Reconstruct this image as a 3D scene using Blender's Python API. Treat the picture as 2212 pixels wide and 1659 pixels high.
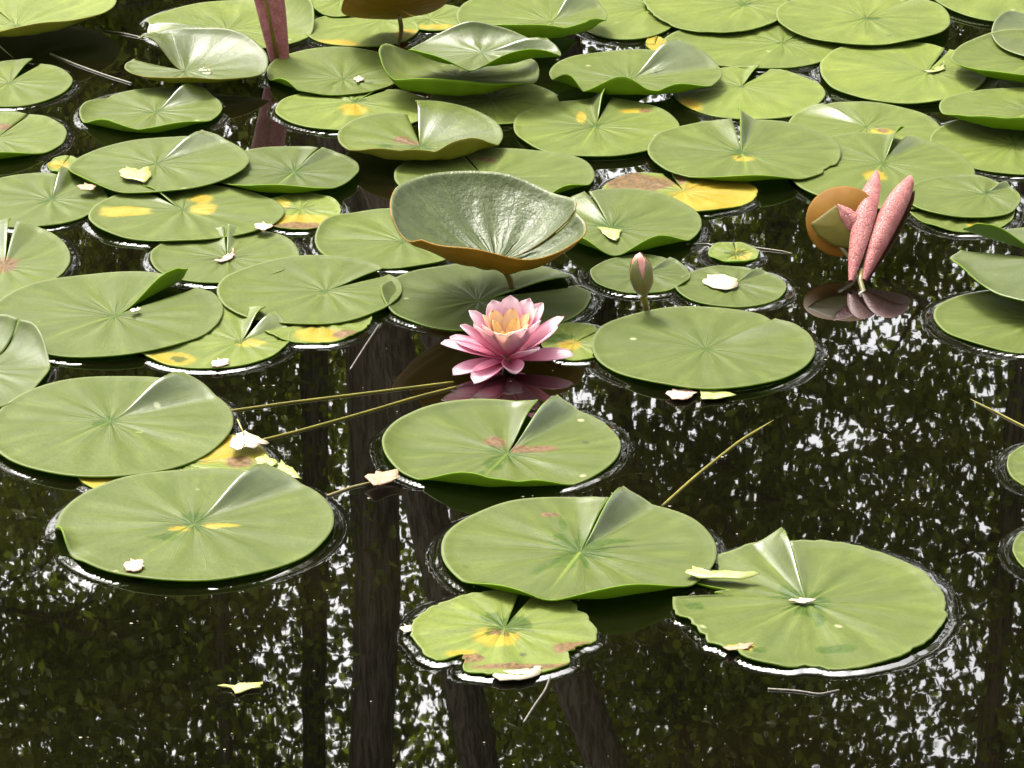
import bpy, math, random
import numpy as np
from mathutils import Vector, Matrix

for o in list(bpy.data.objects):
    bpy.data.objects.remove(o)
scene = bpy.context.scene
COL = scene.collection
R = math.radians

# ------------------------------------------------------------------ camera
CAM_H, PITCH, HFOV = 1.45, R(22.0), R(15.3)
cam = bpy.data.cameras.new('camera')
cam.sensor_width = 36.0
cam.lens = 18.0 / math.tan(HFOV / 2)
cam.clip_start, cam.clip_end = 0.05, 2000.0
cam_ob = bpy.data.objects.new('camera', cam)
COL.objects.link(cam_ob)
cam_ob.location = (0, 0, CAM_H)
cam_ob.rotation_euler = (math.pi / 2 - PITCH, 0, 0)
scene.camera = cam_ob

# ------------------------------------------------------------------ sky, sun, exposure
SUN_EL, SUN_AZ = R(56), R(-28)          # azimuth from +Y towards +X
world = bpy.data.worlds.new('World')
scene.world = world
world.use_nodes = True
wn = world.node_tree
wn.nodes.clear()
sky = wn.nodes.new('ShaderNodeTexSky')
sky.sky_type = 'NISHITA'
sky.sun_disc = False
sky.sun_elevation = SUN_EL
sky.sun_rotation = SUN_AZ
sky.air_density, sky.dust_density, sky.ozone_density = 1.0, 9.0, 1.0
hs = wn.nodes.new('ShaderNodeHueSaturation')
hs.inputs['Saturation'].default_value = 0.25      # thin white cloud over the blue
bg = wn.nodes.new('ShaderNodeBackground')
bg.inputs['Strength'].default_value = 0.15
wo = wn.nodes.new('ShaderNodeOutputWorld')
wn.links.new(sky.outputs[0], hs.inputs['Color'])
wn.links.new(hs.outputs[0], bg.inputs['Color'])
wn.links.new(bg.outputs[0], wo.inputs['Surface'])

sun = bpy.data.lights.new('sun', 'SUN')
sun.energy = 1.1
sun.angle = R(10)
sun.color = (1.0, 0.95, 0.86)
sun_ob = bpy.data.objects.new('sun', sun)
COL.objects.link(sun_ob)
sd = Vector((math.sin(SUN_AZ) * math.cos(SUN_EL), math.cos(SUN_AZ) * math.cos(SUN_EL), math.sin(SUN_EL)))
sun_ob.rotation_euler = sd.to_track_quat('Z', 'Y').to_euler()
sun_ob.location = sd * 30

scene.view_settings.view_transform = 'Standard'
scene.view_settings.look = 'None'
scene.view_settings.gamma = 1.0
scene.cycles.max_bounces = 6
scene.cycles.diffuse_bounces = 3
scene.cycles.glossy_bounces = 3
scene.cycles.transmission_bounces = 4
scene.view_settings.exposure = 2.2

# ------------------------------------------------------------------ helpers
rng = np.random.default_rng(11)
random.seed(5)
TH = math.tan(HFOV / 2)
SP, CP = math.sin(PITCH), math.cos(PITCH)

def ray(x, y):
    """direction of a line of sight, x/y on a 2212 x 1659 picture"""
    u = (x - 1106.0) / 1106.0 * TH
    v = (829.5 - y) / 1106.0 * TH
    return np.array([u, CP + v * SP, -SP + v * CP])

def on(x, y, z=0.0):
    """point of the level z seen along that line"""
    d = ray(x, y)
    t = (z - CAM_H) / d[2]
    return np.array([d[0] * t, d[1] * t, z])

def mirrored(x, y, dist):
    """point at ground distance dist whose mirror image in the water lies along that line"""
    d = ray(x, y)
    t = dist / d[1]
    return np.array([d[0] * t, dist, -CAM_H - d[2] * t])

def link(name, me, parent=None, mats=()):
    o = bpy.data.objects.new(name, me)
    COL.objects.link(o)
    if me is not None:
        for m in mats:
            me.materials.append(m)
    if parent is not None:
        o.parent = parent
    return o

def tag(o, label=None, cat=None, group=None, kind=None):
    if label: o['label'] = label
    if cat: o['category'] = cat
    if group: o['group'] = group
    if kind: o['kind'] = kind
    return o

def mesh(name, verts, faces, smooth=True, midx=None):
    me = bpy.data.meshes.new(name)
    verts = np.asarray(verts, dtype=np.float32)
    me.vertices.add(len(verts))
    me.vertices.foreach_set('co', verts.ravel())
    faces = [np.asarray(f, dtype=np.int32) for f in (faces if isinstance(faces, list) else [faces])]
    nl = sum(f.size for f in faces)
    npoly = sum(len(f) for f in faces)
    me.loops.add(nl)
    me.polygons.add(npoly)
    me.loops.foreach_set('vertex_index', np.concatenate([f.ravel() for f in faces]))
    tot = np.concatenate([np.full(len(f), f.shape[1], dtype=np.int32) for f in faces])
    start = np.concatenate([[0], np.cumsum(tot)[:-1]]).astype(np.int32)
    me.polygons.foreach_set('loop_start', start)
    me.polygons.foreach_set('loop_total', tot)
    if midx is not None:
        me.polygons.foreach_set('material_index', np.asarray(midx, dtype=np.int32))
    me.polygons.foreach_set('use_smooth', np.full(npoly, smooth))
    me.update(calc_edges=True)
    me.validate()
    return me

def point_attr(me, name, data, typ='FLOAT_COLOR'):
    a = me.attributes.new(name, typ, 'POINT')
    key = {'FLOAT_COLOR': 'color', 'FLOAT_VECTOR': 'vector', 'FLOAT': 'value'}[typ]
    a.data.foreach_set(key, np.asarray(data, dtype=np.float32).ravel())

def sstep(a, b, x):
    t = np.clip((x - a) / (b - a), 0, 1)
    return t * t * (3 - 2 * t)

def tube_data(pts, rad, seg=8):
    pts = np.asarray(pts, float)
    n = len(pts)
    rad = np.broadcast_to(np.asarray(rad, float), (n,))
    tan = np.gradient(pts, axis=0)
    tan /= np.linalg.norm(tan, axis=1)[:, None] + 1e-12
    ref = np.array([0.13, 0.2, 1.0]) if abs(tan[0, 2]) < 0.8 else np.array([1.0, 0.1, 0.2])
    V = []
    for i in range(n):
        a = np.cross(tan[i], ref); a /= np.linalg.norm(a)
        b = np.cross(a, tan[i])
        for k in range(seg):
            t = 2 * math.pi * k / seg
            V.append(pts[i] + rad[i] * (a * math.cos(t) + b * math.sin(t)))
    F = []
    for i in range(n - 1):
        for k in range(seg):
            k2 = (k + 1) % seg
            F.append((i * seg + k, i * seg + k2, (i + 1) * seg + k2, (i + 1) * seg + k))
    V.append(pts[0]); V.append(pts[-1])
    T = []
    for k in range(seg):
        k2 = (k + 1) % seg
        T.append((k2, k, n * seg))
        T.append(((n - 1) * seg + k, (n - 1) * seg + k2, n * seg + 1))
    return np.array(V), [np.array(F), np.array(T)]

def tube(name, pts, rad, mat, parent=None, seg=8):
    V, F = tube_data(pts, rad, seg)
    return link(name, mesh(name, V, F), parent, [mat])

# ------------------------------------------------------------------ materials
class NT:
    def __init__(self, name):
        self.m = bpy.data.materials.new(name)
        self.m.use_nodes = True
        self.t = self.m.node_tree
        self.t.nodes.clear()
    def n(self, typ, **kw):
        nd = self.t.nodes.new(typ)
        for k, v in kw.items():
            setattr(nd, k, v)
        return nd
    def l(self, a, b):
        self.t.links.new(a, b)
    def setin(self, nd, key, v):
        if hasattr(v, 'is_output'):
            self.l(v, nd.inputs[key])
        else:
            nd.inputs[key].default_value = v
    def math(self, op, a, b=0.0, clamp=False):
        nd = self.n('ShaderNodeMath', operation=op, use_clamp=clamp)
        self.setin(nd, 0, a); self.setin(nd, 1, b)
        return nd.outputs[0]
    def ramp(self, v, a, b, lo=0.0, hi=1.0):
        nd = self.n('ShaderNodeMapRange', interpolation_type='SMOOTHSTEP')
        self.setin(nd, 0, v); self.setin(nd, 1, a); self.setin(nd, 2, b)
        self.setin(nd, 3, lo); self.setin(nd, 4, hi)
        return nd.outputs[0]
    def mix(self, f, a, b, blend='MIX'):
        nd = self.n('ShaderNodeMix', data_type='RGBA', blend_type=blend)
        self.setin(nd, 0, f)
        for key, v in ((6, a), (7, b)):
            if hasattr(v, 'is_output'):
                self.l(v, nd.inputs[key])
            else:
                nd.inputs[key].default_value = tuple(v) + ((1,) if len(v) == 3 else ())
        return nd.outputs[2]
    def noise(self, vec, scale, detail=3.0, rough=0.55, dist=0.0):
        nd = self.n('ShaderNodeTexNoise')
        if vec is not None: self.l(vec, nd.inputs['Vector'])
        nd.inputs['Scale'].default_value = scale
        nd.inputs['Detail'].default_value = detail
        nd.inputs['Roughness'].default_value = rough
        nd.inputs['Distortion'].default_value = dist
        return nd.outputs['Fac']
    def attr(self, name, typ='GEOMETRY'):
        return self.n('ShaderNodeAttribute', attribute_name=name, attribute_type=typ)
    def out(self, sh):
        o = self.n('ShaderNodeOutputMaterial')
        self.l(sh, o.inputs['Surface'])
        return self.m

def pad_top():
    T = NT('lily_pad_top')
    co = T.attr('padco').outputs['Vector']            # metres from the stalk, plus an offset of its own for each pad
    pol = T.n('ShaderNodeSeparateXYZ'); T.l(T.attr('polar').outputs['Vector'], pol.inputs[0])
    ang, rad = pol.outputs[0], pol.outputs[1]
    mka = T.attr('marks'); mk = T.n('ShaderNodeSeparateColor'); T.l(mka.outputs['Color'], mk.inputs[0])
    lipg = mka.outputs['Alpha']
    hue = T.attr('hue', 'OBJECT').outputs['Fac']
    big = T.noise(co, 9, 3, 0.6)
    mid = T.noise(co, 38, 4, 0.6)
    fine = T.noise(co, 240, 3, 0.65)
    # body
    c = T.mix(hue, (0.040, 0.053, 0.0105), (0.108, 0.134, 0.0210))
    c = T.mix(T.ramp(big, 0.3, 0.7, 0.0, 0.42), c, (0.040, 0.056, 0.008))
    c = T.mix(T.ramp(mid, 0.5, 0.75, 0.0, 0.35), c, (0.074, 0.087, 0.026))
    c = T.mix(T.ramp(fine, 0.48, 0.72, 0.0, 0.40), c, (0.038, 0.052, 0.012))
    cx = T.n('ShaderNodeCombineXYZ')
    T.l(T.math('MULTIPLY', ang, 4.5), cx.inputs[0]); T.l(T.math('MULTIPLY', rad, 1.3), cx.inputs[1])
    T.l(T.math('MULTIPLY', T.attr('furrow', 'OBJECT').outputs['Fac'], 50.0), cx.inputs[2])
    strk = T.noise(cx.outputs[0], 1.6, 3, 0.6)
    c = T.mix(T.ramp(strk, 0.48, 0.72, 0.0, 0.55), c, T.mix(1.0, c, (1.55, 1.5, 1.75), 'MULTIPLY'))
    c = T.mix(T.ramp(strk, 0.48, 0.28, 0.0, 0.60), c, T.mix(1.0, c, (0.68, 0.74, 0.60), 'MULTIPLY'))
    # radial veins: main ones forking once outwards
    wob = T.math('MULTIPLY', T.math('SUBTRACT', mid, 0.5), 0.10)
    a2 = T.math('ADD', ang, wob)
    s1 = T.math('ABSOLUTE', T.math('SINE', T.math('MULTIPLY', a2, 9.0)))
    s2 = T.math('ABSOLUTE', T.math('SINE', T.math('MULTIPLY', a2, 18.0)))
    rr = T.math('MAXIMUM', rad, 0.05)
    w1 = T.math('DIVIDE', 0.030, rr)
    v1 = T.math('SUBTRACT', 1.0, T.ramp(s1, 0.0, w1))
    v2 = T.math('MULTIPLY', T.math('SUBTRACT', 1.0, T.ramp(s2, 0.0, T.math('MULTIPLY', w1, 1.6))), T.ramp(rad, 0.45, 0.7))
    vein = T.math('MULTIPLY', T.math('MAXIMUM', v1, T.math('MULTIPLY', v2, 0.6)), T.ramp(rad, 1.0, 0.25, 0.15, 1.0))
    c = T.mix(T.math('MULTIPLY', vein, 0.25), c, (0.090, 0.108, 0.034))
    # furrows between the veins, deepest round the stalk
    s3 = T.math('SINE', T.math('MULTIPLY', T.math('ADD', a2, T.math('MULTIPLY', big, 0.5)), 21.0))
    fur = T.math('MULTIPLY', T.ramp(s3, 0.0, 1.0), T.math('MULTIPLY', T.ramp(rad, 0.62, 0.15), T.ramp(T.noise(co, 14, 2, 0.5), 0.35, 0.65, 0.15, 1.0)))
    fst = T.attr('furrow', 'OBJECT').outputs['Fac']
    fur = T.math('MULTIPLY', fur, fst)
    vein = T.math('MULTIPLY', vein, T.math('ADD', T.math('MULTIPLY', fst, 0.8), 0.2))
    c = T.mix(T.math('MULTIPLY', fur, 0.45), c, (0.030, 0.048, 0.010))
    # pale dry specks
    vor = T.n('ShaderNodeTexVoronoi', feature='F1'); T.l(co, vor.inputs['Vector']); vor.inputs['Scale'].default_value = 34
    vc = T.n('ShaderNodeSeparateColor'); T.l(vor.outputs['Color'], vc.inputs[0])
    speck = T.math('MULTIPLY', T.ramp(vor.outputs['Distance'], 0.16, 0.08), T.ramp(vc.outputs[0], 0.93, 0.95))
    c = T.mix(T.math('MULTIPLY', speck, 0.8), c, (0.22, 0.23, 0.12))
    dk = T.math('MULTIPLY', T.ramp(vor.outputs['Distance'], 0.17, 0.09), T.ramp(vc.outputs[1], 0.95, 0.97))
    c = T.mix(T.math('MULTIPLY', dk, 0.7), c, (0.02, 0.03, 0.008))
    c = T.mix(T.ramp(rad, 0.965, 0.995, 0.0, 0.35), c, (0.15, 0.165, 0.075))
    # marks: wet patch round the stalk, yellowing, browning; ragged by noise
    def mask(ch, e=0.10):
        v = T.math('ADD', ch, T.math('MULTIPLY', T.math('SUBTRACT', mid, 0.5), 1.1))
        v = T.math('ADD', v, T.math('MULTIPLY', T.math('SUBTRACT', fine, 0.5), 0.60))
        return T.ramp(v, 0.5 - e, 0.5 + e)
    wet = T.math('MULTIPLY', mask(mk.outputs[2], 0.10), T.ramp(mk.outputs[2], 0.02, 0.12))
    yel = T.math('MULTIPLY', mask(mk.outputs[0], 0.2), T.ramp(mk.outputs[0], 0.02, 0.12))
    brn = T.math('MULTIPLY', mask(mk.outputs[1], 0.15), T.ramp(mk.outputs[1], 0.02, 0.12))
    c = T.mix(yel, c, T.mix(T.ramp(mid, 0.35, 0.65), (0.21, 0.135, 0.008), (0.19, 0.165, 0.018)))
    c = T.mix(T.math('MULTIPLY', wet, 0.85), c, T.mix(T.ramp(fine, 0.35, 0.65), (0.014, 0.034, 0.0010), (0.034, 0.062, 0.0016)))
    c = T.mix(T.math('MULTIPLY', brn, 0.9), c, T.mix(T.ramp(fine, 0.35, 0.65), (0.05, 0.026, 0.012), (0.14, 0.075, 0.034)))
    mr = T.math('MULTIPLY', T.math('ABSOLUTE', T.math('SUBTRACT', ang, math.pi)), rad)
    mr = T.math('MULTIPLY', T.ramp(mr, 0.020, 0.006), T.math('MULTIPLY', T.ramp(rad, 0.85, 0.25), fst))
    c = T.mix(T.math('MULTIPLY', mr, 0.75), c, (0.125, 0.165, 0.022))
    b = T.n('ShaderNodeBsdfPrincipled')
    T.l(c, b.inputs['Base Color'])
    rough = T.ramp(big, 0.3, 0.7, 0.44, 0.58)
    rough = T.math('SUBTRACT', rough, T.math('MULTIPLY', lipg, 0.20))
    T.l(T.math('ADD', T.math('MULTIPLY', lipg, 0.7), 0.13), b.inputs['Specular IOR Level'])
    T.l(rough, b.inputs['Roughness'])
    b.inputs['IOR'].default_value = 1.45
    b.inputs['Specular IOR Level'].default_value = 0.32
    h = T.math('ADD', T.math('MULTIPLY', vein, 0.5), T.math('MULTIPLY', mid, 0.9))
    h = T.math('ADD', h, T.math('MULTIPLY', fine, 0.25))
    h = T.math('SUBTRACT', h, T.math('MULTIPLY', fur, 1.1))
    bp = T.n('ShaderNodeBump'); bp.inputs['Strength'].default_value = 0.6; T.l(T.math('MULTIPLY', T.attr('crinkle', 'OBJECT').outputs['Fac'], 0.0016), bp.inputs['Distance'])
    T.l(h, bp.inputs['Height']); T.l(bp.outputs[0], b.inputs['Normal'])
    tr = T.n('ShaderNodeBsdfTranslucent'); tr.inputs['Color'].default_value = (0.075, 0.13, 0.008, 1)
    mx = T.n('ShaderNodeMixShader'); mx.inputs[0].default_value = 0.16
    T.l(b.outputs[0], mx.inputs[1]); T.l(tr.outputs[0], mx.inputs[2])
    return T.out(mx.outputs[0])

def leaf_under(name, col, col2, trcol, trf):
    T = NT(name)
    co = T.attr('padco').outputs['Vector']
    n1 = T.noise(co, 45, 4, 0.6)
    c = T.mix(T.ramp(n1, 0.35, 0.7), col, col2)
    b = T.n('ShaderNodeBsdfPrincipled')
    T.l(c, b.inputs['Base Color'])
    b.inputs['Roughness'].default_value = 0.6
    b.inputs['Specular IOR Level'].default_value = 0.15
    bp = T.n('ShaderNodeBump'); bp.inputs['Strength'].default_value = 0.4; bp.inputs['Distance'].default_value = 0.0015
    T.l(n1, bp.inputs['Height']); T.l(bp.outputs[0], b.inputs['Normal'])
    tr = T.n('ShaderNodeBsdfTranslucent'); tr.inputs['Color'].default_value = trcol + (1,)
    mx = T.n('ShaderNodeMixShader'); mx.inputs[0].default_value = trf
    T.l(b.outputs[0], mx.inputs[1]); T.l(tr.outputs[0], mx.inputs[2])
    return T.out(mx.outputs[0])

def simple(name, c1, c2, scale=60.0, rough=0.5, bump=0.3, dist=0.001, spec=0.5, stretch=None, lo=0.35, hi=0.65):
    T = NT(name)
    tc = T.n('ShaderNodeTexCoord')
    vec = tc.outputs['Object']
    if stretch:
        mp = T.n('ShaderNodeMapping'); mp.inputs['Scale'].default_value = stretch
        T.l(vec, mp.inputs['Vector']); vec = mp.outputs[0]
    n1 = T.noise(vec, scale, 4, 0.6)
    b = T.n('ShaderNodeBsdfPrincipled')
    T.l(T.mix(T.ramp(n1, lo, hi), c1, c2), b.inputs['Base Color'])
    b.inputs['Roughness'].default_value = rough
    b.inputs['Specular IOR Level'].default_value = spec
    if bump:
        bp = T.n('ShaderNodeBump'); bp.inputs['Strength'].default_value = bump; bp.inputs['Distance'].default_value = dist
        T.l(n1, bp.inputs['Height']); T.l(bp.outputs[0], b.inputs['Normal'])
    return T.out(b.outputs[0])

def water_mat():
    T = NT('pond_water')
    tc = T.n('ShaderNodeTexCoord')
    b = T.n('ShaderNodeBsdfPrincipled')
    n0 = T.noise(tc.outputs['Object'], 3.0, 3, 0.5)
    T.l(T.mix(T.ramp(n0, 0.35, 0.65), (0.0010, 0.0010, 0.0005), (0.0022, 0.0018, 0.0008)), b.inputs['Base Color'])
    b.inputs['Roughness'].default_value = 0.010
    b.inputs['IOR'].default_value = 1.85
    n1 = T.noise(tc.outputs['Object'], 5.0, 2, 0.4)
    n2 = T.noise(tc.outputs['Object'], 26.0, 2, 0.5)
    h = T.math('ADD', n1, T.math('MULTIPLY', n2, 0.10))
    bp = T.n('ShaderNodeBump'); bp.inputs['Strength'].default_value = 1.0; bp.inputs['Distance'].default_value = 0.00016
    T.l(h, bp.inputs['Height']); T.l(bp.outputs[0], b.inputs['Normal'])
    return T.out(b.outputs[0])

def petal_mat():
    T = NT('lily_petal')
    s = T.n('ShaderNodeSeparateXYZ'); T.l(T.attr('petalco').outputs['Vector'], s.inputs[0])
    t, w, inner = s.outputs[0], s.outputs[1], s.outputs[2]
    tc = T.n('ShaderNodeTexCoord')
    nz = T.noise(tc.outputs['Object'], 130, 3, 0.6)
    tt = T.math('ADD', t, T.math('MULTIPLY', T.math('SUBTRACT', nz, 0.5), 0.22))
    c = T.mix(T.ramp(tt, 0.05, 0.62), (0.64, 0.115, 0.215), (0.70, 0.34, 0.43))
    c = T.mix(T.ramp(tt, 0.55, 1.0), c, (0.76, 0.62, 0.63))
    vs = T.math('ABSOLUTE', T.math('SINE', T.math('MULTIPLY', w, 17.0)))
    c = T.mix(T.math('MULTIPLY', T.ramp(vs, 0.35, 0.0), 0.18), c, (0.40, 0.07, 0.14))
    ci = T.mix(T.ramp(tt, 0.1, 0.75), (0.70, 0.27, 0.27), (0.78, 0.56, 0.24))
    c = T.mix(inner, c, ci)
    b = T.n('ShaderNodeBsdfPrincipled')
    T.l(c, b.inputs['Base Color'])
    b.inputs['Roughness'].default_value = 0.45
    bp = T.n('ShaderNodeBump'); bp.inputs['Strength'].default_value = 0.3; bp.inputs['Distance'].default_value = 0.0006
    T.l(vs, bp.inputs['Height']); T.l(bp.outputs[0], b.inputs['Normal'])
    tr = T.n('ShaderNodeBsdfTranslucent'); T.l(c, tr.inputs['Color'])
    mx = T.n('ShaderNodeMixShader'); mx.inputs[0].default_value = 0.48
    T.l(b.outputs[0], mx.inputs[1]); T.l(tr.outputs[0], mx.inputs[2])
    return T.out(mx.outputs[0])

def tree_leaf_mat():
    T = NT('tree_leaf')
    v = T.attr('leafvar').outputs['Fac']
    c = T.mix(v, (0.085, 0.115, 0.012), (0.36, 0.41, 0.03))
    b = T.n('ShaderNodeBsdfPrincipled')
    T.l(c, b.inputs['Base Color']); b.inputs['Roughness'].default_value = 0.5
    tr = T.n('ShaderNodeBsdfTranslucent')
    T.l(T.mix(v, (0.13, 0.17, 0.010), (0.34, 0.40, 0.02)), tr.inputs['Color'])
    mx = T.n('ShaderNodeMixShader'); mx.inputs[0].default_value = 0.45
    T.l(b.outputs[0], mx.inputs[1]); T.l(tr.outputs[0], mx.inputs[2])
    return T.out(mx.outputs[0])

def red_skin(name, c1, c2, trc, trf):
    T = NT(name)
    co = T.attr('padco').outputs['Vector']
    n1 = T.noise(co, 60, 4, 0.6)
    vo = T.n('ShaderNodeTexVoronoi', feature='DISTANCE_TO_EDGE'); vo.inputs['Scale'].default_value = 190
    ad = T.n('ShaderNodeVectorMath', operation='ADD'); T.l(co, ad.inputs[0])
    sc = T.n('ShaderNodeVectorMath', operation='SCALE'); sc.inputs['Scale'].default_value = 0.012
    nz = T.n('ShaderNodeTexNoise'); nz.inputs['Scale'].default_value = 90; T.l(co, nz.inputs['Vector']); T.l(nz.outputs['Color'], sc.inputs[0])
    T.l(sc.outputs[0], ad.inputs[1]); T.l(ad.outputs[0], vo.inputs['Vector'])
    edge = T.ramp(vo.outputs['Distance'], 0.0, 0.10, 1.0, 0.0)
    c = T.mix(T.ramp(n1, 0.35, 0.7), c1, c2)
    c = T.mix(T.math('MULTIPLY', edge, 0.38), c, (0.12, 0.035, 0.028))
    b = T.n('ShaderNodeBsdfPrincipled'); T.l(c, b.inputs['Base Color'])
    b.inputs['Roughness'].default_value = 0.55; b.inputs['Specular IOR Level'].default_value = 0.25
    bp = T.n('ShaderNodeBump'); bp.inputs['Strength'].default_value = 0.6; bp.inputs['Distance'].default_value = 0.0012
    T.l(T.math('SUBTRACT', n1, edge), bp.inputs['Height']); T.l(bp.outputs[0], b.inputs['Normal'])
    return T.out(b.outputs[0])

M = dict(
    top=pad_top(),
    under=leaf_under('lily_pad_underside', (0.105, 0.185, 0.004), (0.135, 0.215, 0.006), (0.30, 0.48, 0.008), 0.40),
    under_brown=leaf_under('lily_leaf_bronze_underside', (0.22, 0.108, 0.008), (0.26, 0.135, 0.012), (0.45, 0.22, 0.01), 0.35),
    under_olive=leaf_under('lily_leaf_olive_underside', (0.120, 0.108, 0.008), (0.150, 0.140, 0.012), (0.30, 0.30, 0.01), 0.35),
    water=water_mat(),
    petal=petal_mat(),
    stamen=simple('stamen', (0.48, 0.20, 0.006), (0.54, 0.31, 0.015), 400, 0.5, 0),
    stem=simple('lily_stem', (0.125, 0.105, 0.006), (0.085, 0.075, 0.006), 40, 0.6, 0.2, spec=0.2),
    stem_dark=simple('lily_stem_dark', (0.06, 0.05, 0.014), (0.035, 0.032, 0.012), 40, 0.4, 0.2),
    stem_brown=simple('lily_stalk_bronze', (0.12, 0.085, 0.014), (0.085, 0.075, 0.014), 60, 0.4, 0.2),
    sepal=simple('bud_sepal', (0.095, 0.100, 0.022), (0.130, 0.090, 0.030), 50, 0.4, 0.2),
    budpink=simple('bud_petal', (0.42, 0.13, 0.10), (0.50, 0.25, 0.20), 70, 0.45, 0.2),
    red=red_skin('young_leaf_red_underside', (0.20, 0.060, 0.052), (0.28, 0.105, 0.092), (0.4, 0.10, 0.06), 0.12),
    redin=leaf_under('young_leaf_bronze_face', (0.17, 0.074, 0.003), (0.21, 0.098, 0.004), (0.30, 0.13, 0.005), 0.4),
    redin2=leaf_under('young_leaf_dark_face', (0.08, 0.05, 0.014), (0.10, 0.07, 0.02), (0.2, 0.1, 0.012), 0.2),
    fold=leaf_under('young_leaf_olive_fold', (0.062, 0.054, 0.003), (0.085, 0.066, 0.004), (0.12, 0.10, 0.004), 0.2),
    redvein=simple('young_leaf_vein', (0.20, 0.06, 0.05), (0.26, 0.09, 0.07), 90, 0.5, 0.2),
    leaf=tree_leaf_mat(),
    bark=simple('tree_bark', (0.070, 0.053, 0.039), (0.26, 0.21, 0.155), 16, 0.85, 1.0, 0.03, 0.2, (5, 5, 0.5)),
    ground=simple('bank_soil', (0.035, 0.045, 0.014), (0.075, 0.060, 0.035), 1.5, 0.9, 0.6, 0.05, 0.2),
    d_white=simple('pale_dry_leaf', (0.29, 0.26, 0.16), (0.18, 0.145, 0.09), 90, 0.6, 0.4),
    d_pink=simple('pinkish_dry_leaf', (0.28, 0.16, 0.10), (0.33, 0.22, 0.15), 120, 0.6, 0.4),
    d_yel=simple('yellow_leaf_bit', (0.24, 0.21, 0.025), (0.20, 0.20, 0.05), 90, 0.5, 0.4),
    d_lime=simple('lime_leaf_bit', (0.13, 0.165, 0.018), (0.19, 0.21, 0.05), 90, 0.5, 0.4),
    d_brown=simple('brown_dry_leaf', (0.15, 0.08, 0.034), (0.21, 0.13, 0.065), 90, 0.6, 0.4),
    twig=simple('wet_twig', (0.05, 0.042, 0.03), (0.10, 0.085, 0.06), 120, 0.5, 0.5),
    drop=simple('water_bead', (0.55, 0.58, 0.5), (0.65, 0.68, 0.6), 90, 0.08, 0),
)

# ------------------------------------------------------------------ lily pads
OUTLINES = []           # (outline xy, outline z) for the water's rim round each pad
LVL = 0.0028

def smooth_noise(theta, seed, octs=((2, 1.0), (3, 0.8), (5, 0.5), (9, 0.3), (16, 0.18))):
    r = np.random.default_rng(seed)
    v = np.zeros_like(theta)
    for k, a in octs:
        v += a * np.sin(k * theta + r.uniform(0, 6.28)) * r.uniform(0.4, 1)
    return v

def adiff(a, b):
    return (a - b + math.pi) % (2 * math.pi) - math.pi

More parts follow.
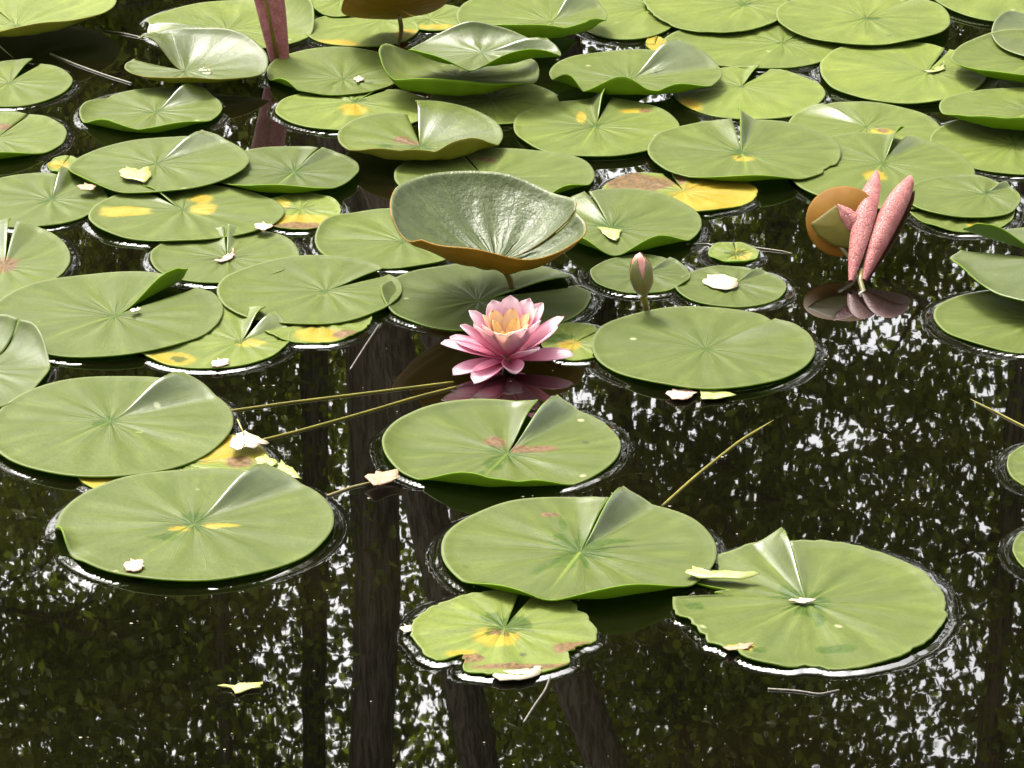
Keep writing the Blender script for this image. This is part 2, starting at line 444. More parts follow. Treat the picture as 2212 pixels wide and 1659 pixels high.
PADN = [0]
def pad(box, c=None, n=None, label='', lvl=0, lift=0.0, hue=0.3, gap=0.02, lipL=0.0, lipR=0.0, lipw=0.35,
        curls=(), cup=0.0, cupp=2.0, tilt=(0, 0), rag=0.0, bites=(), marks=(), wet=1.0, under='under', wave=0.0, waven=5,
        name='lily_pad', parent=None, NR=28, NA=128, cat='lily pad', group='lily pads on the pond', ampl=1.0, rim=0.0012,
        lens=0.0, irr=0.012, crinkle=1.0, gloss=0.0):
    """box: left, right, top, bottom of the leaf's flat outline; c: stalk point; n: mouth of the cleft (all picture points, put on the water)"""
    PADN[0] += 1
    seed = PADN[0] * 7 + 3
    rs = np.random.default_rng(seed)
    z0 = 0.0035 + lvl * LVL + lift
    L_, R_, T_, B_ = box
    my = (T_ + B_) / 2
    yT, yB = on((L_ + R_) / 2, T_, z0)[1], on((L_ + R_) / 2, B_, z0)[1]
    oy = (yT + yB) / 2
    # width is read on the row of the centre
    pl, pr = on(L_, my, z0), on(R_, my, z0)
    k = oy / pl[1]
    ox, a = (pl[0] + pr[0]) / 2, (pr[0] - pl[0]) / 2
    b = (yT - yB) / 2
    if c is None: c = ((L_ + R_) / 2, my)
    P = on(c[0], c[1], z0)
    if n is None: n = (c[0] + 40, T_)
    Nn = on(n[0], n[1], z0)
    phi = math.atan2(Nn[1] - P[1], Nn[0] - P[0])
    th = np.linspace(phi + gap, phi + 2 * math.pi - gap, NA)
    d0 = np.linspace(0, 1, NA)
    dl = th - (phi + gap)                    # from the left lip
    dr = (phi + 2 * math.pi - gap) - th      # from the right lip
    px, py = (P[0] - ox) / a, (P[1] - oy) / b
    q = math.hypot(px, py)
    if q > 0.85:
        px, py = px / q * 0.85, py / q * 0.85
        P = np.array([ox + px * a, oy + py * b, z0])
    ex, ey = np.cos(th) / a, np.sin(th) / b
    A = ex ** 2 + ey ** 2; Bq = px * ex + py * ey; Cq = px * px + py * py - 1
    rho = (-Bq + np.sqrt(Bq * Bq - A * Cq)) / A
    rho *= 1 + irr * smooth_noise(th, seed)
    rho *= 1 - 0.07 * np.exp(-(dl / 0.13) ** 2) - 0.07 * np.exp(-(dr / 0.13) ** 2)
    if rag:
        rr = np.random.default_rng(seed + 1)
        jag = np.convolve(rr.normal(0, 1, NA + 4), [0.25, 0.5, 1, 0.5, 0.25], 'valid')
        rho *= 1 - rag * np.abs(jag) * 0.5
    for (az, hw, dep) in bites:
        w = np.clip(1 - np.abs(adiff(th, R(az))) / R(hw), 0, 1)
        rho *= 1 - dep * np.minimum(1, w * 2.2) * (0.85 + 0.15 * np.sin(th * 40))
    r = np.concatenate([[0.0], np.linspace(0.0, 1, NR + 1)[1:] ** 0.62])
    RR, TT = np.meshgrid(r, th, indexing='ij')
    RH = RR * rho[None, :]
    Z = np.zeros_like(RR)
    # gentle quilting and the dimple over the stalk
    Z += ampl * 0.0011 * RR * smooth_noise(TT, seed + 2, ((3, 1), (5, 0.8), (8, 0.5)))
    Z += ampl * 0.0008 * np.sin(TT * 13 + rs.uniform(0, 6)) * RR * (1 - RR) * 3
    Z -= 0.0012 * np.exp(-(RR / 0.12) ** 2)
    Z += rim * sstep(0.9, 1.0, RR) * ampl
    Z += cup * RR ** cupp
    if lens: Z += lens * (1 - RR ** 2)
    if wave: Z += wave * np.sin(waven * TT + rs.uniform(0, 6)) * RR ** 2.5
    SH = np.zeros_like(RR)
    for (az, hw, h, r0) in curls:
        if math.sin(R(az)) < -0.25 and lift < 0.03 and h > 0.003:
            h, r0 = h * 1.35, max(r0, 0.80)
        w = np.clip(np.cos(np.clip(np.abs(adiff(TT, R(az))) / R(hw), 0, 1) * math.pi / 2), 0, 1) ** 1.3
        s = np.clip((RR - r0) / (1 - r0), 0, 1) ** 1.8
        Z += h * w * s
        SH += abs(h) * 0.35 * w * s
    DL, DR = np.broadcast_to(dl, RR.shape), np.broadcast_to(dr, RR.shape)
    side = np.zeros_like(RR); LG = np.zeros_like(RR)
    for (D, h, sg) in ((DL, lipL, 1.0), (DR, lipR, -1.0)):
        if h:
            lw = lipw if lipw > 0.8 else lipw * 0.72
            x_ = np.clip(1 - D / lw, 0, 1)
            g = np.sqrt(x_ * x_ + 0.006) - 0.0775 if lipw < 0.8 else x_ ** 1.5
            f = sstep(0.05, 0.75, RR) * (1 - 0.25 * sstep(0.85, 1.0, RR))
            LG = np.maximum(LG, (np.clip(1.15 - D / lw, 0, 1) ** 0.6) * sstep(0.1, 0.4, RR) * min(1, h / 0.012) if h > 0 else 0)
            Z += h * g * f
            side += sg * 0.12 * h * g * f
    LG = np.maximum(LG, gloss)
    if my < 330: hue = min(1.0, hue + 0.12)
    RH = np.maximum(RH - SH, RH * 0.4)
    X = P[0] + RH * np.cos(TT) - side * np.sin(TT)
    Y = P[1] + RH * np.sin(TT) + side * np.cos(TT)
    Z += tilt[0] * (X - ox) + tilt[1] * (Y - oy)
    Z += z0
    n_r, n_t = RR.shape
    V = np.stack([X, Y, Z], -1).reshape(-1, 3)
    idx = np.arange(n_r * n_t).reshape(n_r, n_t)
    q = np.stack([idx[:-1, :-1], idx[1:, :-1], idx[1:, 1:], idx[:-1, 1:]], -1).reshape(-1, 4)
    # vertex normals
    e1 = V[q[:, 2]] - V[q[:, 0]]; e2 = V[q[:, 3]] - V[q[:, 1]]
    fn = np.cross(e1, e2)
    vn = np.zeros_like(V)
    for j in range(4): np.add.at(vn, q[:, j], fn)
    vn[:n_t] = vn[:n_t].sum(0)
    vn /= np.linalg.norm(vn, axis=1)[:, None] + 1e-15
    thick = 0.0013
    V2 = V - vn * thick
    nv = len(V)
    bot = q[:, ::-1] + nv
    loop = np.concatenate([idx[0, :1], idx[1:, 0], idx[-1, 1:], idx[-2::-1, -1][:-1], idx[0, :1]])
    side_f = np.stack([loop[:-1], loop[:-1] + nv, loop[1:] + nv, loop[1:]], -1)
    Vall = np.concatenate([V, V2])
    faces = np.concatenate([q, bot, side_f])
    midx = np.concatenate([np.zeros(len(q)), np.ones(len(bot)), np.ones(len(side_f))])
    org = np.array([P[0], P[1], 0.0])
    me = mesh(name, Vall - org, faces, True, midx)
    off = rs.uniform(-50, 50, 3)
    padco = np.stack([X - P[0], Y - P[1], np.zeros_like(X)], -1).reshape(-1, 3) + off
    point_attr(me, 'padco', np.concatenate([padco, padco]), 'FLOAT_VECTOR')
    polar = np.stack([TT - phi, RR, Z], -1).reshape(-1, 3)
    point_attr(me, 'polar', np.concatenate([polar, polar]), 'FLOAT_VECTOR')
    mk = np.zeros((nv, 4)); mk[:, 3] = LG.ravel()
    dxy = np.stack([X - P[0], Y - P[1]], -1).reshape(-1, 2)
    if wet:
        dd = np.hypot(dxy[:, 0], dxy[:, 1] * 0.8)
        star = 1 + 0.30 * smooth_noise(TT.ravel(), seed + 5, ((2, 1), (3, 1), (7, 0.9), (13, 0.9), (19, 0.6)))
        mk[:, 2] = np.maximum(mk[:, 2], 0.85 * np.clip(1.25 - dd / (0.016 * wet * np.clip(star, 0.35, 2.2)), 0, 1))
    for (kind, mx, my_, rx, ry) in marks:
        q0 = on(mx, my_, z0); q1 = on(mx + rx, my_, z0); q2 = on(mx, my_ - ry, z0)
        wx = abs(q1[0] - q0[0]) + 1e-6; wy = abs(q2[1] - q0[1]) + 1e-6
        u = (X.ravel() - q0[0]) / wx; v = (Y.ravel() - q0[1]) / wy
        m = np.clip(1.35 - np.hypot(u, v), 0, 1) * (0.72 if kind == 'w' else 1.0)
        ch = {'y': 0, 'b': 1, 'w': 2}[kind]
        mk[:, ch] = np.maximum(mk[:, ch], m)
    point_attr(me, 'marks', np.concatenate([mk, mk]))
    o = link(name, me, parent, [M['top'], M[under]])
    if parent is None:
        o.location = org
        tag(o, label, cat, group)
    else:
        o.location = org - np.array(parent.location)
    o['hue'] = float(hue)
    o['crinkle'] = float(crinkle)
    o['furrow'] = float(rs.uniform(0.1, 1.0))
    if lift < 0.02:
        OUTLINES.append((np.concatenate([V[idx[-1, :]], V[idx[:, 0]], V[idx[:, -1]]]), V[idx[-1, :]]))
    return o

# --- far row and the leaves behind
pad((-170, 250, -40, 88), (36, 55), (-10, 18), 'large bright leaf lifted clear of the water beside a thin submerged stem', lvl=0, lift=0.022, hue=0.95,
    cup=0.004, curls=[(-60, 70, 0.010, 0.7)], under='under_olive', wet=0.4, tilt=(0.05, 0.0))
pad((-110, 156, 133, 231), (20, 178), (78, 139), 'floating pad under the lifted bright leaf, with a dark narrow lip along its cleft', hue=0.4, gap=0.07, lipL=0.007, wet=0.5)
pad((-130, 143, 243, 350), (-10, 300), (60, 250), 'pad with an upturned edge, next to the pad with a dark-lipped cleft', hue=0.45, curls=[(-95, 55, 0.009, 0.8)], wet=0.6,
    marks=[('b', 10, 275, 22, 8)])
pad((170, 481, 193, 292), (335, 241), (428, 196), 'small pad standing alone with a glossy raised lip and a wavy turned-up edge', hue=0.25, lipR=0.020, lipw=0.6, lvl=0,
    curls=[(-125, 28, 0.010, 0.72), (-75, 42, 0.008, 0.75), (175, 40, 0.007, 0.7)], tilt=(0.03, 0), wet=0.7)
pad((312, 690, 2, 112), (490, 64), (330, 62), 'pad behind the rolled red leaf with one side curled up grey', hue=0.7, gap=0.05, lvl=0, lipL=0.012, lipR=0.006,
    curls=[(35, 50, 0.030, 0.6)], wet=0.7)
pad((270, 586, 100, 184), (400, 152), (285, 128), 'leaf folded along its cleft with one half standing up grey and glossy', hue=0.1, lvl=2, lift=0.012, gap=0.05, lipR=0.030, lipw=1.2,
    curls=[(75, 80, 0.026, 0.2), (-90, 80, 0.006, 0.7)], under='under_olive', gloss=0.15, wet=0.5, marks=[('w', 440, 158, 25, 8)])
pad((575, 875, 104, 206), (740, 170), (840, 150), 'pad with a long crease at the foot of the rolled red leaf', hue=0.4, lvl=1, gap=0.03, lipR=0.005, curls=[(205, 22, 0.008, 0.8)], wet=0.4)
pad((592, 938, 188, 284), (765, 219), (836, 192), 'pad with a mustard stain at its cleft lying under the creased pad', hue=0.75, lvl=0, gap=0.05, lipL=0.004, wet=0.5,
    marks=[('y', 765, 235, 34, 16), ('w', 775, 216, 26, 6)])
pad((800, 1168, 112, 212), (985, 168), (1100, 112), 'cupped leaf with a broad vivid green front edge below the tilted glossy leaf', hue=0.45, lvl=3, lift=0.012, lipR=0.012, lipw=0.5,
    curls=[(-100, 85, 0.016, 0.65), (165, 50, 0.034, 0.55), (20, 30, 0.010, 0.7)], wet=0.6)
pad((878, 1210, 78, 158), (1040, 112), (1175, 98), 'tilted glossy leaf held above the cupped leaf, two front lobes and a pointed fold between', hue=0.15, lvl=3, lift=0.045, lipR=0.014, gap=0.06,
    curls=[(-55, 45, 0.024, 0.55), (-140, 45, 0.016, 0.6), (95, 60, 0.020, 0.4)], gloss=0.4, wet=0.5)
pad((985, 1312, -18, 92), (1190, 46), (1255, -5), 'raised leaf with a thick vivid green front edge and a shiny white fold', hue=0.5, lvl=2, lift=0.020, lipR=0.028, lipw=0.6,
    curls=[(-110, 60, 0.016, 0.65), (-40, 40, 0.012, 0.7)], wet=0.4)
pad((655, 905, 28, 101), (830, 40), (880, 30), 'old yellow-green pad under the bronze-backed leaf', hue=1.0, lvl=0, wet=0.0, marks=[('y', 880, 72, 30, 10), ('y', 720, 95, 70, 12)])
pad((860, 1018, 12, 68), (930, 40), (900, 15), 'small yellowing pad wedged behind the stalk of the bronze-backed leaf', hue=1.0, lvl=0, wet=0.0, marks=[('y', 940, 58, 60, 6)])
pad((672, 800, -32, 36), (735, 0), (740, -30), 'pale pad tucked behind the grey curled side of the pad by the rolled red leaf', hue=0.9, lvl=1, wet=0.0)
pad((1228, 1472, -50, 87), (1412, 12), (1440, -30), 'pad with a vivid green heart lying behind the raised leaf with the shiny fold', hue=0.7, lvl=0, wet=1.4)
pad((1386, 1705, -75, 73), (1608, 9), (1640, -20), 'pad with a nibbled pale edge beside the pad with the vivid green heart', hue=0.7, lvl=2, wet=1.2, rag=0.018)
pad((1676, 2053, -22, 97), (1871, 39), (1962, 3), 'wide light pad with radiating veins and a green heart, clear of all folds', hue=0.75, lvl=3, gap=0.015, wet=0.9, lipR=0.003)
pad((2006, 2340, -75, 48), (2180, -30), (2240, -70), 'plain pad behind the leaf with the sharp pale tip', hue=0.8, lvl=1, wet=0.3)
pad((2142, 2420, 30, 132), (2290, 60), (2380, 40), 'leaf with a sharp pale tip raised over the water gap beside the plain pad', hue=0.05, lvl=2, lift=0.020, curls=[(160, 40, 0.014, 0.4)], gloss=0.4, wet=0)
pad((2057, 2400, 80, 190), (2240, 130), (2330, 85), 'thick-edged raised leaf over the ground of yellowish pads, below the sharp-tipped one', hue=0.35, lvl=3, lift=0.012, curls=[(-110, 70, 0.010, 0.8), (100, 70, 0.010, 0.5)], wet=0)
pad((1432, 1830, 48, 149), (1690, 92), (1760, 60), 'flat pad running under the wide light pad and the one with the nibbled edge', hue=0.6, lvl=0, wet=0.3)
pad((1773, 2128, 88, 225), (2004, 153), (2058, 95), 'yellow-green pad with a pale crumpled scrap at its cleft', hue=0.9, lvl=1, gap=0.04, wet=0.6, irr=0.02)
pad((2040, 2300, 120, 225), (2160, 170), (2200, 130), 'pad showing only as a strip under the thick-edged raised leaf', hue=0.85, lvl=0, wet=0)
pad((1187, 1560, 108, 212), (1358, 172), (1476, 110), 'leaf with a big glossy white lip and a deep scalloped green front edge', hue=0.35, lvl=3, lift=0.006, lipR=0.030, lipw=0.75,
    curls=[(-100, 38, 0.017, 0.6), (-45, 30, 0.010, 0.7), (-158, 22, 0.012, 0.7)], wet=0.7)
pad((1452, 1784, 146, 258), (1602, 185), (1650, 152), 'yellow-tinged pad with an open dark cleft beside the big glossy lip', hue=0.9, lvl=0, gap=0.09, lipL=0.006, wet=0.6, marks=[('y', 1490, 230, 30, 20)])
pad((925, 1205, 172, 271), (1060, 215), (1080, 180), 'flat yellowish pad filling the gap under the cupped leaf', hue=0.9, lvl=0, wet=0, rag=0.01)
pad((1108, 1469, 213, 340), (1285, 272), (1316, 220), 'round pad with a sharp green spike of folded lip and amber stains', hue=0.55, lvl=1, lipL=0.022, lipR=0.004, lipw=0.30, wet=0.8,
    marks=[('y', 1370, 240, 40, 6), ('b', 1395, 240, 16, 5), ('y', 1255, 252, 12, 16)], irr=0.008)
pad((728, 1088, 240, 352), (908, 316), (888, 250), 'leaf with pinkish brown blotches and one half raised glossy', hue=0.3, lvl=3, lift=0.006, gap=0.03, lipR=0.024, lipw=1.3,
    curls=[(-95, 60, 0.010, 0.75), (-35, 38, 0.016, 0.65), (-140, 30, 0.006, 0.8)], wet=1.1, under='under_olive',
    marks=[('b', 868, 302, 24, 10), ('b', 893, 308, 14, 6), ('w', 830, 315, 26, 8)])
pad((1399, 1817, 258, 399), (1603, 330), (1585, 262), 'broad pad with a tall pointed lip at its cleft and a nick in its rim', hue=0.3, lvl=2, lipL=0.006, lipR=0.026, lipw=0.28, wet=1.2, irr=0.006,
    bites=[(-30, 8, 0.05)], curls=[(-92, 35, 0.007, 0.85)], marks=[('y', 1605, 340, 26, 10)])
pad((1700, 2034, 222, 340), (1872, 272), (1768, 226), 'pad with a grey glossy lip and a rusty dab at its stalk', hue=0.55, lvl=0, lipL=0.008, lipR=0.004, lipw=0.6, wet=0.6, marks=[('y', 1905, 284, 30, 8), ('b', 1908, 282, 16, 5)])
pad((1700, 2106, 290, 452), (1905, 351), (1962, 296), 'pad behind the pink rolled leaf, its lip folded into a green triangle', hue=0.45, lvl=1, lipL=0.022, lipR=0.008, lipw=0.30, wet=0.7, marks=[('y', 1890, 380, 30, 14)], irr=0.006)
pad((2030, 2420, 190, 290), (2225, 240), (2300, 195), 'raised leaf with a scalloped vivid green edge above the plain shaded pad', hue=0.45, lvl=3, lift=0.008, curls=[(-145, 30, 0.008, 0.7), (-105, 42, 0.013, 0.65)], wet=0.5)
pad((2008, 2400, 248, 378), (2190, 310), (2260, 250), 'plain pad in the shade of the scalloped raised leaf', hue=0.5, lvl=0, wet=0.2)
pad((1958, 2204, 380, 472), (2128, 418), (2178, 395), 'pad with a torn grey lip beside the pink rolled leaf', hue=0.35, lvl=2, lipR=0.008, gap=0.06, wet=0.7)
pad((1962, 2192, 400, 502), (2080, 460), (2060, 405), 'pad with a small orange fleck peeping from under the torn-lipped pad', hue=0.45, lvl=0, wet=0.0, marks=[('y', 2110, 486, 26, 6)])

# --- middle rows
pad((148, 541, 297, 417), (337, 352), (438, 302), 'pad strewn with a yellow scrap, one edge turned down dark', hue=0.35, lvl=2, lift=0.004, lipR=0.014, lipw=0.45, tilt=(0.045, 0.0), wet=0.7,
    curls=[(-140, 35, 0.006, 0.8)])
pad((455, 777, 318, 421), (635, 371), (697, 322), 'oval pad with a slit cleft lying over the yellow-blotched pad', hue=0.15, lvl=2, gap=0.03, lipR=0.006, lipL=0.004, wet=1.1, curls=[(-100, 50, 0.008, 0.85)])
pad((-70, 228, 373, 493), (110, 430), (130, 378), 'pad with a small hump by its cleft next to the yellow-blotched pad', hue=0.35, lvl=0, lipR=0.016, lipw=0.4, wet=0.8)
pad((190, 612, 402, 522), (395, 452), (290, 408), 'pad with a long orange-yellow blotch beside its cleft', hue=0.4, lvl=1, lipL=0.004, lipR=0.010, lipw=0.4, wet=0.6,
    marks=[('y', 268, 457, 62, 14), ('y', 262, 455, 34, 7), ('y', 440, 452, 36, 14), ('y', 435, 430, 30, 10)])
pad((562, 737, 416, 498), (650, 450), (610, 430), 'small pad turned yellow and orange with a brown front edge', hue=1.0, lvl=0, wet=0, rag=0.02,
    marks=[('y', 650, 478, 80, 16), ('b', 640, 488, 70, 9), ('y', 610, 440, 20, 12)])
pad((325, 646, 494, 613), (490, 556), (488, 500), 'pad with a curled dry scrap at its cleft beside the sparkling water gap', hue=0.4, lvl=0, lipR=0.010, lipL=0.006, lipw=0.25, wet=0.2, irr=0.006)
pad((-190, 148, 486, 652), (8, 575), (30, 495), 'pad with a brick-red blotch at its stalk and a folded lip', hue=0.4, lvl=0, lipL=0.016, lipR=0.01, lipw=0.35, wet=0.8, marks=[('b', 12, 572, 30, 18), ('b', 20, 575, 20, 9)])
pad((677, 1015, 452, 581), (870, 520), (1000, 560), 'pad partly hidden beneath the bronze-backed cup leaf', hue=0.45, lvl=0, wet=0.7, marks=[('w', 895, 520, 30, 7)], curls=[(150, 30, 0.004, 0.8)])
pad((470, 868, 553, 702), (705, 627), (862, 583), 'broad flat pad with a dark open cleft pointing at the shaded pad', hue=0.35, lvl=1, gap=0.09, lipL=0.004, wet=0.3, irr=0.008)
pad((-22, 481, 588, 772), (248, 680), (440, 612), 'large pad whose cleft lip stands up as a dark green blade', hue=0.3, lvl=1, gap=0.055, lipL=0.026, lipw=0.22, wet=0.7, curls=[(205, 16, 0.004, 0.85)], irr=0.006)
pad((288, 627, 662, 798), (520, 736), (580, 690), 'ageing pad with lime and mustard patches under the large dark-bladed pad', hue=0.75, lvl=0, lipL=0.014, lipR=0.012, lipw=0.5, wet=0.5, gap=0.08,
    marks=[('y', 540, 740, 36, 10), ('y', 370, 775, 60, 16), ('w', 385, 775, 30, 10)], rag=0.008)
pad((560, 802, 640, 743), (690, 690), (740, 650), 'yellow rotting pad edge under the broad flat pad', hue=0.9, lvl=0, wet=0, rag=0.03, marks=[('y', 690, 722, 60, 18), ('b', 750, 722, 40, 10), ('b', 660, 700, 50, 8)])
pad((-190, 104, 708, 892), (-40, 800), (60, 715), 'pad with one side rolled up grey beside the large dark-bladed pad', hue=0.2, lvl=1, curls=[(70, 60, 0.020, 0.5)], gloss=0.12, wet=0.3)
pad((-25, 501, 812, 1033), (238, 908), (405, 828), 'big pad with a long glossy grey lip, a stem reaching it from the flower', hue=0.3, lvl=1, lipR=0.024, lipw=0.55, wet=0.9, irr=0.006,
    marks=[('w', 215, 915, 26, 8)])
pad((163, 585, 928, 1085), (380, 1000), (420, 935), 'yellowed pad pinched between the two big glossy-lipped pads', hue=1.0, lvl=0, wet=0, rag=0.01,
    marks=[('y', 480, 970, 110, 40), ('y', 220, 1045, 70, 40), ('b', 515, 1000, 40, 14)])
pad((120, 722, 1013, 1256), (418, 1130), (585, 1020), 'big pad with a glossy lip and a pink scrap on it, floating beside open water', hue=0.28, lvl=1, lipR=0.024, lipw=0.45, wet=1.3, irr=0.006,
    curls=[(198, 14, 0.009, 0.85), (214, 9, -0.004, 0.85)], marks=[('w', 360, 1160, 60, 10), ('y', 470, 1135, 60, 6), ('y', 400, 1140, 40, 8)])
pad((822, 1276, 566, 718), (1034, 648), (1240, 612), 'shaded pad directly under the bronze-backed cup leaf, behind the flower', hue=0.05, lvl=0, gap=0.06, lipL=0.008, lipR=-0.001, curls=[(175, 30, 0.008, 0.75)], wet=0.2)
pad((1190, 1514, 410, 552), (1322, 492), (1262, 418), 'pad with a wet star at its stalk and a pale triangular scrap', hue=0.3, lvl=1, lipL=0.008, lipR=0.006, lipw=0.4, wet=1.7,
    curls=[(-118, 26, 0.008, 0.8), (-58, 30, 0.012, 0.75)], irr=0.007)
pad((850, 1288, 320, 442), (1050, 388), (1000, 330), 'pad behind the cup leaf with a square drooping corner', hue=0.5, lvl=1, wet=0.3, curls=[(-30, 22, 0.008, 0.8)], marks=[('b', 1050, 345, 30, 6)])
pad((1276, 1491, 552, 634), (1395, 590), (1450, 560), 'small pad behind the flower bud', hue=0.1, lvl=0, lipR=0.004, wet=0.2, irr=0.006)
pad((1458, 1699, 577, 664), (1590, 612), (1630, 585), 'small pad carrying a crumpled cream petal scrap', hue=0.2, lvl=0, gap=0.05, lipR=0.005, wet=0.2, irr=0.006)
pad((1531, 1638, 524, 570), (1590, 548), (1585, 526), 'tiny lime-yellow young pad floating alone', hue=1.0, lvl=0, wet=0.9, NA=72, NR=12, curls=[(-90, 60, 0.002, 0.7)], marks=[('y', 1600, 550, 26, 12)])
pad((1279, 1759, 663, 841), (1525, 752), (1672, 694), 'large smooth pad with radiating veins next to the pink flower', hue=0.25, lvl=1, gap=0.012, lipR=0.005, lipw=0.5, wet=0.35, irr=0.006)
pad((1168, 1318, 699, 779), (1240, 740), (1290, 715), 'small mottled wilting pad touching the flower petals', hue=0.9, lvl=0, wet=0, rag=0.012, marks=[('y', 1230, 745, 30, 14), ('w', 1210, 730, 40, 12)])
pad((2052, 2520, 492, 662), (2290, 560), (2100, 545), 'raised leaf folded sharply with its dark underside showing in the fold', hue=0.1, lvl=3, lift=0.018, gap=0.03, lipL=0.002, lipR=0.034, lipw=0.75, curls=[(205, 30, 0.008, 0.7)], gloss=0.4, wet=0)
pad((2016, 2480, 622, 764), (2240, 690), (2330, 640), 'pad lying under the sharply folded raised leaf', hue=0.35, lvl=0, wet=0.2)
pad((2177, 2445, 950, 1075), (2310, 1010), (2350, 960), 'pad ringed by dark water with no neighbour, near a thin submerged stem', hue=0.3, lvl=0, wet=0.3)
pad((2189, 2450, 1128, 1265), (2320, 1195), (2350, 1135), 'lone pad in open dark water beside the tattered pad', hue=0.3, lvl=0, wet=0.3)

# --- near row
pad((822, 1341, 868, 1066), (1095, 978), (1182, 884), 'pad in front of the flower with two raised lips and a brown-ringed stalk', hue=0.28, lvl=0, gap=0.075, lipL=0.012, lipR=0.024, lipw=0.30, wet=1.5, irr=0.006, ampl=1.2,
    curls=[(-112, 30, 0.012, 0.75), (-75, 26, 0.007, 0.8), (172, 35, 0.007, 0.75), (112, 45, 0.004, 0.8)],
    marks=[('b', 1070, 955, 30, 12), ('b', 1145, 970, 70, 9), ('w', 1065, 1005, 30, 14), ('w', 1040, 1022, 18, 8)])
pad((952, 1549, 1073, 1314), (1253, 1190), (1330, 1085), 'large wet-hearted pad with a raised lip and a pointed fold in its rim', hue=0.28, lvl=1, gap=0.05, lipL=0.007, lipR=0.026, lipw=0.35, wet=2.3, irr=0.005, ampl=1.2,
    curls=[(-125, 24, 0.008, 0.82), (-72, 36, 0.012, 0.8)], marks=[('w', 1215, 1130, 14, 32), ('w', 1330, 1170, 60, 8), ('b', 1190, 1112, 26, 5), ('w', 1005, 1222, 14, 9), ('w', 1235, 1215, 22, 12)])
pad((1450, 2050, 1170, 1447), (1742, 1298), (1698, 1182), 'tattered pad with a ragged torn rim and a folded lip', hue=0.35, lvl=0, lipL=0.024, lipR=0.004, lipw=0.28, wet=1.9, irr=0.008, rag=0.022, ampl=1.5,
    bites=[(168, 10, 0.42), (-92, 5, 0.06), (-150, 14, 0.08), (-128, 10, 0.06)],
    marks=[('w', 1700, 1275, 26, 18), ('w', 1770, 1340, 22, 24), ('w', 1800, 1400, 60, 12), ('w', 1640, 1405, 22, 8), ('y', 1600, 1400, 40, 8), ('w', 1500, 1310, 30, 10)])
pad((886, 1292, 1276, 1462), (1090, 1355), (1125, 1300), 'decaying yellow pad with brown torn edges under the large wet-hearted pad', hue=0.85, lvl=0, gap=0.09, wet=1.2, rag=0.035, irr=0.012,
    bites=[(-122, 8, 0.30), (-38, 14, 0.16)],
    marks=[('y', 1075, 1375, 60, 22), ('b', 1080, 1365, 22, 8), ('b', 1250, 1400, 60, 16), ('b', 1140, 1440, 140, 8), ('y', 1000, 1410, 40, 10), ('w', 1060, 1335, 36, 20), ('w', 1130, 1350, 26, 18), ('b', 1020, 1420, 34, 10)])
pad((1298, 1634, 370, 462), (1478, 412), (1440, 372), 'dying pad half salmon brown and half butter yellow', hue=1.0, lvl=0, wet=0, gap=0.08, rag=0.012,
    marks=[('y', 1560, 425, 130, 50), ('b', 1375, 395, 90, 22), ('b', 1465, 385, 24, 16)])
pad((1396, 1440, 78, 112), (1415, 95), (1420, 80), 'bright yellow pad scrap between the nibbled pad and the flat pad', hue=1.0, lvl=0, wet=0, NA=40, NR=8, rag=0.02, marks=[('y', 1410, 95, 40, 30)])
pad((104, 170, 338, 372), (135, 356), (150, 340), 'lime scrap of pad under the pad strewn with a yellow scrap', hue=1.0, lvl=0, wet=0, NA=40, NR=8, rag=0.03, marks=[('y', 125, 355, 30, 10)])

# --- leaves held above the water on their own stalks
def emergent(pts_box, height, label, stalk_foot, stalk_top, under, name='standing_lily_leaf', srad=0.0035, **kw):
    foot = on(*stalk_foot, 0.0)
    e = link(name, None)
    e.location = foot
    tag(e, label, 'lily leaf', 'leaves held above the water')
    pad(pts_box, label='', lift=height, under=under, name='blade', parent=e, **kw)
    top = np.array(stalk_top)
    pts = [foot + np.array([0, 0, -0.05])] + [foot + (top - foot) * t + np.array([0.004 * math.sin(t * 3.1), 0, 0]) for t in np.linspace(0, 1, 7)]
    tube('stalk', np.array(pts) - foot, srad, M['stem_brown'], e)
    return e

# cup leaf over the shaded pad: middle 45 mm above the water, rim about 100 mm
ZB = 0.043
pc = on(1072, 562, ZB)
emergent((842, 1266, 480, 640), ZB - 0.0035, 'bronze-backed cup-shaped leaf standing on its stalk above the flower', (1106, 627), (pc[0], pc[1], ZB - 0.001), 'under_brown',
         c=(1072, 562), n=(1215, 545), gap=0.004, lipL=0.0, lipR=-0.003, lipw=0.5, hue=0.0, cup=0.048, cupp=1.9, tilt=(-0.10, 0.06), wave=0.002, waven=6, wet=0, ampl=2.5, crinkle=4.0, gloss=0.32,
         curls=[(-152, 18, -0.014, 0.5), (-100, 50, 0.002, 0.6), (170, 30, 0.004, 0.5)])
zc = 0.055
pt = on(862, 36, zc - 0.008)
emergent((738, 965, -18, 66), zc - 0.0035, 'young bronze-backed leaf with a curled-over edge on a slim stalk', (858, 98), (pt[0], pt[1], zc - 0.008), 'under_brown',
         c=(860, 34), n=(900, -15), hue=0.2, cup=0.008, cupp=2, tilt=(0.10, -0.52), wet=0, srad=0.003, curls=[(-150, 50, 0.010, 0.6)])

